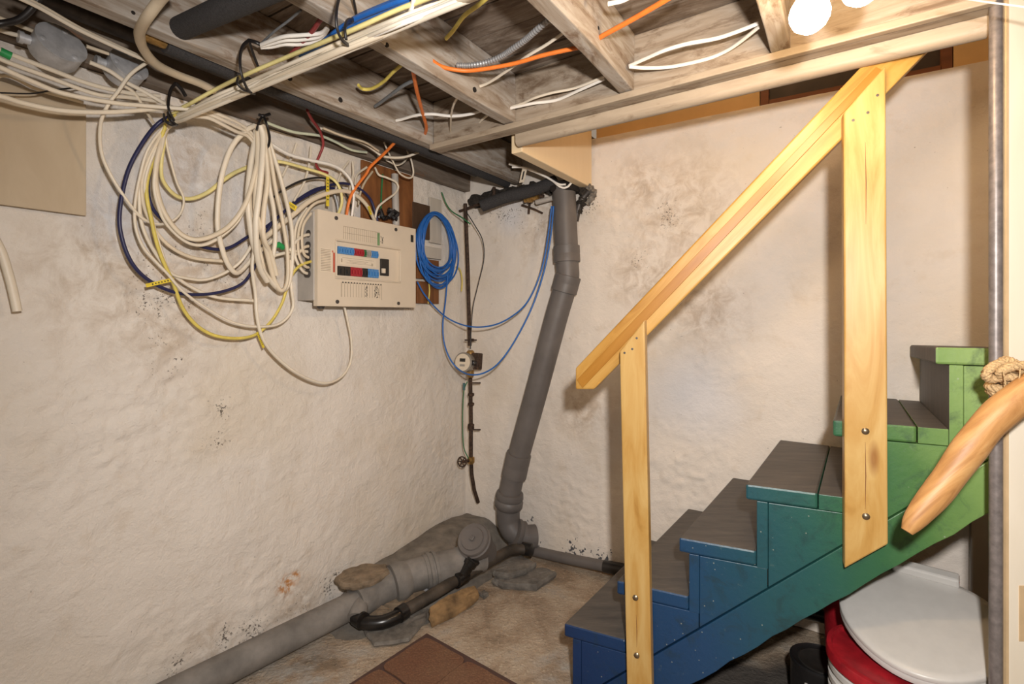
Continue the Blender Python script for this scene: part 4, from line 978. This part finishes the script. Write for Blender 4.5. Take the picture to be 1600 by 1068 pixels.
cable('cut white cable end hanging alone on the bare wall', M_WHITE, .010, [(-60, 330, .05), (-25, 350, .05), (0, 388, .05), (14, 430, .05), (22, 462, .05), (27, 486, .05)])
gt = MB().tube([L(0, 80, .17), L(17, 88, .17)], .010, 10); tag(gt.build('green_tape', M_GREEN, None, True), 'green tape wrapped on a cable at the left edge', 'tape')
gt = MB().tube([L(428, 384, .10), L(436, 382, .10), L(443, 387, .10)], .011, 8); tag(gt.build('green_tape', M_GREEN, None, True), 'green tape lump behind the hanging hank', 'tape')
cable('stout cream hose bending out from behind the joist', M_TAN, .012, [(268, -20, .62), (250, 0, .56), (232, 24, .51), (222, 40, .45), (218, 55, .38), (224, 76, .30), (244, 100, .24), (275, 116, .2), (312, 130, .18), (335, 142, .17)], 'water_hose', flat=1, cat='hose')
# cables between the joists
cz_ = lambda P, z: [(u, v, 'Z', z) for u, v in P]
CJ = [('orange cable strung between two joists beside the flex conduit', M_ORANGE, .0062, [(675, 95), (690, 104), (712, 109), (740, 110), (800, 100), (850, 86), (905, 74)], 1.985, 1),
      ('orange cable leaving the joist toward the top edge', M_ORANGE, .0065, [(935, 60), (945, 54), (987, 31), (1040, 0), (1075, -22)], 1.985, 1),
      ('orange cable hanging between the two left joists', M_ORANGE, .0065, [(645, 108), (648, 125), (652, 145), (660, 175), (666, 198), (664, 209), (660, 214)], 1.985, 1),
      ('upper of two white cables in the bay left of the bulb', M_IVORY, .0055, [(983, 103), (1010, 91), (1040, 78), (1075, 68), (1119, 60), (1150, 50), (1186, 36)], 1.99, .7),
      ('lower of two white cables in the bay left of the bulb', M_IVORY, .0055, [(983, 104), (1010, 106), (1050, 104), (1101, 93), (1130, 82), (1153, 68), (1186, 42)], 1.985, .7),
      ('lower white cable in the middle bay', M_IVORY, .0055, [(793, 170), (815, 165), (835, 161), (870, 156), (907, 140), (945, 123)], 1.99, .7),
      ('upper white cable in the middle bay', M_WHITE, .0045, [(793, 169), (815, 162), (835, 153), (862, 145), (900, 137), (945, 119)], 1.995, .7),
      ('white cable slanting up behind the orange cable', M_WHITE, .005, [(741, 136), (755, 133), (772, 124), (800, 105), (825, 87), (855, 69), (885, 48)], 2.0, .7),
      ('yellow cable slanting up at the top edge', M_YELLOW, .006, [(697, 60), (708, 48), (725, 25), (750, 6), (775, -15)], 2.0, .8),
      ('yellow cable curving into the left joist', M_YELLOW, .0058, [(560, 133), (567, 139), (582, 138), (600, 127), (615, 112), (632, 98)], 2.0, .8),
      ('grey cable leaving the left joist', M_GREY, .0062, [(586, 166), (595, 160), (612, 147), (630, 134), (650, 124)], 1.99, .8),
      ('white cable crossing under the hanging orange cable', M_IVORY, .0055, [(603, 190), (625, 187), (650, 180), (675, 178), (705, 181), (735, 178), (760, 170)], 1.985, .7),
      ('white cable bent down onto the header end', M_WHITE, .0055, [(716, 150), (709, 163), (705, 180), (704, 200), (703, 219)], 1.985, .7),
      ('white cable kinked along the header end', M_WHITE, .0055, [(703, 221), (715, 216), (733, 213), (741, 203), (750, 190), (764, 178)], 1.99, .7),
      ('white cable at the top of the middle bay', M_IVORY, .006, [(950, 6), (975, 0), (1000, -14)], 2.0, .7)]
for l_, m_, r_, p_, z_, f_ in CJ: cable(l_, m_, r_, cz_(p_, z_), group='cables between the joists', flat=f_)
for i in range(3):
    cable(['upper white lead at the second tie', 'middle white lead at the second tie', 'lower white lead at the second tie'][i], M_IVORY, .0055, cz_([(408, 70+i*2), (425, 63+i*5), (445, 57+i*6), (470, 55+i*7), (500, 52+i*5), (512, 42+i*2)], 1.97), group='white leads at the second tie')
cable('maroon cable crossing behind the blue cables', M_RED, .007, cz_([(508, 22), (500, 32), (487, 50), (470, 68), (455, 84)], 1.975))
cable('thin grey wire slanting to the second tie', M_GREY, .003, cz_([(408, 68), (430, 48), (450, 33), (470, 16)], 1.98), 'thin_wire', flat=1)
# ribbed flex conduit
P = spline(cz_([(713, 102), (735, 102), (762, 97), (785, 87), (800, 77), (820, 63), (835, 50), (858, 30)], 1.995), 24)
mb = MB(); mb.tube(P, .007, 10, 1., radii=[.0086 if (i//2) % 2 else .0060 for i in range(len(P))])
tag(mb.build('flex_conduit', M_FLEX, None, True, auto=80), 'ribbed grey metal flex conduit between two joists', 'conduit')
# cable flags
def flag(p0, p1, wd, label, mat=M_FLAG):
    a_, b_ = pt(p0), pt(p1); ax = (b_-a_); yv = DR.cross(ax).normalized()
    t = thing('cable_flag', (a_+b_)/2, label, 'tag', 'yellow cable flags')
    MB().box((a_+b_)/2, ax.normalized(), yv, DR, ax.length, wd, .0012).build('tape', mat, t)
    mb = MB(); n_ = 7
    for k in range(n_): mb.box(a_.lerp(b_, .12+.76*k/n_)+DR*.001, ax.normalized(), yv, DR, ax.length*.04, wd*.4, .0004)
    mb.build('lettering', M_INK, t)
flag((512, 276, .105), (512, 322, .105), .014, 'yellow flag hanging above the left side of the panel')
flag((272, 436, .09), (228, 446, .09), .011, 'yellow flag sticking out left across the navy loop')
flag((402, 519, .085), (412, 543, .085), .008, 'yellow flag at the bottom of the dull yellow loop')
flag((451, 318, .095), (463, 326, .10), .02, 'yellow flag wrapped on the navy cable beside the hank')
flag((576, 322, .11), (580, 335, .11), .012, 'yellow flag just above the panel top')
# cable ties
def tie(label, loops):
    t = thing('cable_tie', pt(loops[0][0]), label, 'cable tie', 'black cable ties')
    for lp in loops: MB().tube(spline(lp), .0052, 8, .6).build('strap', M_BLACK, t, True, auto=70)
tie('black tie holding the bundle where it fans out on the wall', [[(275, 130, .16), (267, 140, .17), (263, 160, .19), (265, 175, .20), (272, 188, .19)], [(275, 130, .16), (284, 140, .17), (290, 150, .18)], [(256, 179, .16), (258, 188, .19), (268, 195, .20), (276, 195, .17)], [(262, 176, .17), (266, 187, .20), (274, 194, .20)]])
tie('black tie around the bundle under the left joist', [[(389, 63, .48), (379, 73, .50), (375, 92, .52), (378, 118, .52), (388, 141, .50), (398, 145, .46)], [(389, 63, .48), (396, 85, .46), (405, 108, .44)], [(389, 63, .48), (402, 67, .5), (418, 76, .5)], [(372, 122, .49), (371, 130, .50), (380, 140, .50), (392, 144, .49)]])
tie('black tie around the blue and white bundle at the top', [[(531, -8, .90), (526, 15, .93), (526, 40, .93), (533, 60, .92), (546, 71, .90), (556, 70, .86)], [(551, -8, .86), (555, 12, .84), (558, 28, .82)], [(553, 31, .86), (543, 33, .90), (539, 45, .92), (541, 62, .92)]])
tie('black tie at the top of the hanging hank', [[(411, 180, .17), (405, 190, .19), (401, 203, .19)], [(411, 180, .17), (416, 192, .20), (421, 212, .19), (420, 226, .17), (416, 232, .16)], [(404, 179, .17), (412, 181, .18), (422, 178, .17)]])

# blue coil
coil = thing('cable_coil', L(683, 445, .06), 'coil of bright blue cable hung beside the breaker panel', 'cable')
random.seed(11)
for k in range(17):
    rx, ry = random.uniform(22, 33.5), random.uniform(43, 58); cx, cy = 683+random.uniform(-2.5, 2.5)-(33-rx)*.1, 333+ry+random.uniform(-2, 2)
    ph = random.uniform(-.06, .06); ee = .042+.005*(k % 5)+.006*(k//5); q = []
    for j in range(44):
        th = 2*math.pi*j/44; x = rx*math.cos(th)*(1+.10*math.sin(th)); y = ry*math.sin(th)
        q.append(L(cx+x*math.cos(ph)-y*math.sin(ph)+y*.06, cy+y, ee+.004*math.sin(th*2+k)))
    MB().tube(q, .0044, 7, closed=True).build('loop', M_BLUE, coil, True, auto=80)
cable('blue cable sagging from the coil in the shallower curve', M_BLUE, .0040, [(652, 440, .06), (662, 458, .07), (680, 480, .08), (703, 499, .09), (735, 510, 'D', 2.62), (770, 508, 'D', 2.58), (800, 494, 'D', 2.55), (825, 470, 'D', 2.52), (845, 425, 'D', 2.50), (856, 370, 'D', 2.50), (862, 322, 'D', 2.50)], flat=1, group='blue cables sagging from the coil')
cable('blue cable sagging from the coil in the deeper curve', M_BLUE, .0040, [(700, 425, .07), (696, 470, .08), (692, 505, .09), (694, 535, .10), (703, 560, .12), (717, 577, .16), (735, 585, 'D', 2.55), (757, 582, 'D', 2.52), (780, 566, 'D', 2.50), (805, 531, 'D', 2.49), (832, 478, 'D', 2.48), (851, 420, 'D', 2.49), (861, 365, 'D', 2.49), (865, 322, 'D', 2.49)], flat=1, group='blue cables sagging from the coil')
cable('yellow cable end poking out below the blue coil', M_YELLOW, .004, [(713, 416, .05), (719, 422, .05), (722, 438, .05), (721, 455, .05)], flat=1)
cable('yellow strand on the reddish board below the coil', M_YELLOW, .004, [(670, 440, .035), (671, 455, .035), (669, 474, .035)], flat=1)

# junction boxes
def jbox(u, v, e, label, r=.05):
    c = L(u, v, e); ax = (DR+UP*.42+DL*.1).normalized()
    t = thing('junction_box', c-ax*.045, label, 'junction box', 'round junction boxes')
    MB().lathe(c-ax*.055, ax, [(0, r*.96), (.004, r), (.050, r), (.0505, r*.9)], 8 if False else 24).build('body', M_STEEL, t, True)
    cv = MB().lathe(c-ax*.003, ax, [(0, r*1.03), (.003, r*1.03), (.0035, r*.99)], 24).build('cover_plate', M_STEEL, t, True)
    x = ax.orthogonal().normalized(); y = ax.cross(x)
    for an in (.4, 2.5, 4.4):
        MB().lathe(c+(x*math.cos(an)+y*math.sin(an))*r*.78, ax, [(0, .006), (.003, .006), (.004, .003)], 10).build('screw', M_WPLAST if False else M_STEEL, cv, True)
    MB().lathe(c-ax*.03-DL*(r*.98), -DL, [(0, .012), (.012, .012), (.013, .015), (.022, .015)], 12).build('connector', M_STEEL, t, True)
jbox(97, 66, .155, 'larger round steel junction box near the top left corner', .052)
jbox(203, 100, .135, 'round steel junction box half hidden behind the slanting cable', .046)

# foam wrapped pipes
def pipe(label, pts, r, mat=M_FOAM, name='foam_pipe', seg=16, cat='pipe'):
    return tag(MB().tube(spline(pts), r, seg).build(name, mat, None, True, auto=60), label, cat)
nP = J1-.034
aF = aval(onplane(258, 92, room(0, nP, 0), DR))
pipe('long black foam-wrapped pipe running along the left joist', [room(aF, nP, 1.965), room(-1.2, nP, 1.965), room(-.5, nP, 1.96), room(-.06, nP, 1.955)], .027)
pipe('short copper pipe end above the foam wrap', [room(aF-.05, nP, 1.965), room(aF+.02, nP, 1.965)], .017, M_BRASS, 'copper_pipe', 12)
pe = onplane(281, 45, room(0, J1+JW-.005, 0), DR)
pipe('thick dark foam-wrapped pipe passing through the left joist', [pe, pe+(D(400, -8, (pe.y-.22))-pe)*.5, D(400, -8, pe.y-.22), D(470, -40, pe.y-.34)], .027)
pipe('dark pipe high between the sill beam and the joist', [room(-2.2, .12, 2.05), room(-.9, .12, 2.04), room(-.08, .13, 2.03)], .022, M_DSTEEL, 'water_pipe')
pipe('dark foam pipe crossing the corner to the drain stack', [(752, 322, 'R', .22), (790, 308, 'R', .17), (830, 298, 'R', .12), (868, 283, 'R', .12)], .030)
pipe('thin rusty pipe along the top of the stair wall', [(718, 330, 'R', .06), (760, 316, 'R', .07), (800, 312, 'R', .07), (850, 306, 'R', .06)], .008, M_RUST, 'water_pipe', 10)
pipe('short rusty riser pipe in the corner below the joists', [(772, 318, 'R', .10), (772, 292, 'R', .10)], .009, M_RUST, 'water_pipe', 10)
tag(MB().box(R(884, 293, .08), DR, DL, UP, .12, .12, .05).build('stack_collar', M_HOLE, bevel=.01), 'dark rubber collar on top of the drain stack', 'collar')
cable('white labelled cable lying on top of the corner pipe', M_IVORY, .0055, [(795, 256, 'R', .30), (812, 260, 'R', .26), (835, 268, 'R', .22), (860, 280, 'R', .18), (876, 292, 'R', .16), (886, 292, 'R', .15), (893, 285, 'R', .14)])
cable('second white cable lying beside the labelled one', M_IVORY, .005, [(800, 261, 'R', .28), (822, 262, 'R', .25), (850, 274, 'R', .2), (872, 287, 'R', .17), (884, 288, 'R', .16)])
a_, b_ = R(820, 263, .25), R(815, 285, .25)
tw = thing('cable_flag', b_, 'white paper tag hanging on the corner cable', 'tag')
MB().box((a_+b_)/2, DR, (b_-a_).normalized(), DL, .028, (b_-a_).length, .0015).build('paper', M_LABEL, tw)
MB().box((a_+b_)/2-DL*.0012, DR, (b_-a_).normalized(), DL, .008, (b_-a_).length*.6, .0005).build('lettering', M_INK, tw)
for i, p_ in enumerate([[(900, 345, 'R', .02), (905, 322, 'R', .03), (914, 306, 'R', .03), (925, 296, 'R', .03)], [(826, 334, 'R', .02), (828, 318, 'R', .035), (835, 306, 'R', .04)], [(815, 320, 'R', .03), (833, 326, 'R', .03), (848, 333, 'R', .02)]]):
    cable(['dark crumpled strip of insulation right of the stack', 'rusty stub hanging at the wall top', 'rusty bent nail on the wall top'][i], (M_DSTEEL, M_RUST, M_RUST)[i], (.014, .006, .005)[i], p_, ('insulation_scrap', 'pipe_stub', 'bent_nail')[i], flat=.7, cat=('insulation', 'pipe', 'nail')[i])

# ================================================================== WATER METER
wm = thing('water_meter', D(735, 640, 2.80), 'round water meter on a rusty service pipe in the corner', 'water meter')
MD = 2.80
MB().tube([D(u, v, MD) for u, v in ((727, 318), (731, 420), (734, 540))], .0105, 14).build('pipe', M_RUST, wm, True)
MB().tube([D(u, v, MD) for u, v in ((735, 590), (736, 650), (736, 715))], .0105, 12).build('pipe', M_RUST, wm, True)
MB().tube([D(u, v, MD) for u, v in ((736, 715), (737, 740), (741, 765))]+[D(747, 784, 2.84)], .0105, 12).build('pipe', M_RUST, wm, True)
MB().lathe(D(735, 547, MD), -UP, [(0, .014), (.01, .022), (.03, .022), (.035, .03), (.10, .03), (.105, .02), (.14, .02), (.15, .012)], 18).build('body', M_BRASS, wm, True)
fa = (V((-.42, -.9, .12))).normalized(); mc = D(727, 566, MD-.03)
MB().lathe(mc-fa*.05, fa, [(0, .048), (.05, .054), (.075, .054), (.078, .046)], 28).build('housing', plain('meter_grey', (.30, .27, .23), .4, .3), wm, True)
MB().lathe(mc+fa*.022, fa, [(0, .046), (.008, .046), (.0085, .042)], 28).build('dial', M_LABEL, wm, True)
fx = fa.cross(UP).normalized(); fz = fx.cross(fa)
for sx, sz, ww, hh in ((0, .012, .034, .018), (.0, -.016, .030, .012)): MB().box(mc+fa*.0312+fx*sx+fz*sz, fx, fz, fa, ww, hh, .0015).build('display', M_BRKY if sz < 0 else M_BRKK, wm)
MB().lathe(mc-fx*.052-fa*.01, fa, [(0, .014), (.03, .014), (.033, .01)], 14).build('lid_hinge', M_BLACKP, wm, True)
MB().box(D(744, 564, MD-.01), fx, fz, fa, .055, .09, .05).build('flange', M_RUST, wm, bevel=.006)
for v in (531, 616, 607+24, 664, 668): MB().lathe(D(736, v, MD)+UP*.008, -UP, [(0, .014), (.003, .018), (.013, .018), (.016, .014)], 12).build('pipe_union', M_RUST, wm, True)
for (u, v) in ((735, 531), (741, 598), (741, 671)):
    MB().tube([D(u-9, v, MD-.012), D(u+10, v, MD-.012)], .004, 8).build('valve_handle', M_RUST, wm)
q = []; hc = D(722, 721, MD-.05)
for k in range(20): th = 2*math.pi*k/20; q.append(hc+fx*(math.cos(th)*.026)+fz*(math.sin(th)*.026))
hw = MB().tube(q, .004, 7, closed=True).build('valve_wheel', M_RUST, wm, True)
for th in (0, 1.05, 2.09): MB().tube([hc-(fx*math.cos(th)+fz*math.sin(th))*.026, hc+(fx*math.cos(th)+fz*math.sin(th))*.026], .003, 6).build('spoke', M_RUST, hw)
MB().tube([hc, D(736, 719, MD)], .008, 10).build('valve_stem', M_RUST, wm)
MB().lathe(D(736, 713, MD), -UP, [(0, .012), (.006, .02), (.03, .02), (.04, .012)], 14).build('valve_body', M_BRASS, wm, True)
cable('thin dark wire bowing out beside the meter pipe', M_BLACK, .0026, [(728, 330, 'D', 2.76), (742, 352, 'D', 2.76), (754, 375, 'D', 2.75), (756, 405, 'D', 2.75), (747, 445, 'D', 2.76), (739, 480, 'D', 2.76), (736, 520, 'D', 2.76), (735, 545, 'D', 2.75)], 'thin_wire', flat=1)
cable('thin green ground wire running down left of the meter pipe', M_GREENW, .0028, [(730, 596, 'D', 2.76), (725, 610, 'D', 2.76), (723, 640, 'D', 2.77), (723, 675, 'D', 2.77), (725, 700, 'D', 2.77), (732, 716, 'D', 2.77)], 'ground_wire', flat=1)
cable('green ground wire looping from the sill to the meter pipe', M_GREENW, .0035, [(690, 300, .04), (697, 318, .05), (706, 330, .06), (722, 340, 'D', 2.72), (735, 350, 'D', 2.74)], 'ground_wire', flat=1)
tag(MB().tube([D(725, 598, 2.76), D(725, 609, 2.76)], .007, 8).build('wire_clip', plain('teal_clip', (.06, .14, .15), .5), None, True), 'small teal clip on the ground wire', 'clip')

# ragged insulation and fittings along the top of the stair wall
def ragged(label, pts, r, mat, seed):
    P = spline(pts, 8); random.seed(seed); mb = MB(); n_ = 12
    mb.tube(P, r, n_, .8, radii=[r*random.uniform(.6, 1.25) for _ in P])
    for i in range(len(mb.v)): mb.v[i] = mb.v[i]+V((random.uniform(-1, 1), random.uniform(-1, 1), random.uniform(-1, 1)))*r*.22
    return tag(mb.build('insulation_scrap', mat), label, 'insulation')
M_SOOT = plain('sooty_insulation', (.035, .028, .022), .95, 0, .5, 60, .8)
ragged('sooty ragged insulation stuffed left of the stack along the wall top', [(735, 316, 'R', .03), (780, 305, 'R', .04), (825, 298, 'R', .04), (868, 290, 'R', .04)], .035, M_SOOT, 1)
ragged('sooty insulation torn open right of the stack', [(902, 286, 'R', .04), (912, 300, 'R', .03), (908, 318, 'R', .025), (903, 332, 'R', .02)], .022, M_SOOT, 2)
ragged('grey cobwebbed insulation tuft under the trimmer', [(918, 290, 'R', .05), (928, 300, 'R', .035), (918, 318, 'R', .025)], .016, plain('web_grey', (.20, .18, .155), .95, 0, .4, 50, .8), 3)
vv = thing('shutoff_valve', R(832, 312, .09), 'small brass shutoff valve on the pipes at the wall top', 'valve')
MB().lathe(R(820, 313, .09), R(846, 306, .09)-R(820, 313, .09), [(0, .012), (.02, .012), (.022, .018), (.045, .018), (.047, .012), (.08, .012)], 14).build('body', M_BRASS, vv, True)
MB().tube([R(831, 312, .09), R(830, 300, .10)], .005, 8).build('stem', M_BRASS, vv)
MB().tube([R(822, 300, .10), R(838, 298, .10)], .006, 8).build('handle', M_RUST, vv)
tag(MB().tube([R(838, 316, .08), R(864, 309, .08)], .013, 12).build('water_pipe', M_PANELG, None, True), 'short pale plastic pipe ending at the drain stack', 'pipe')
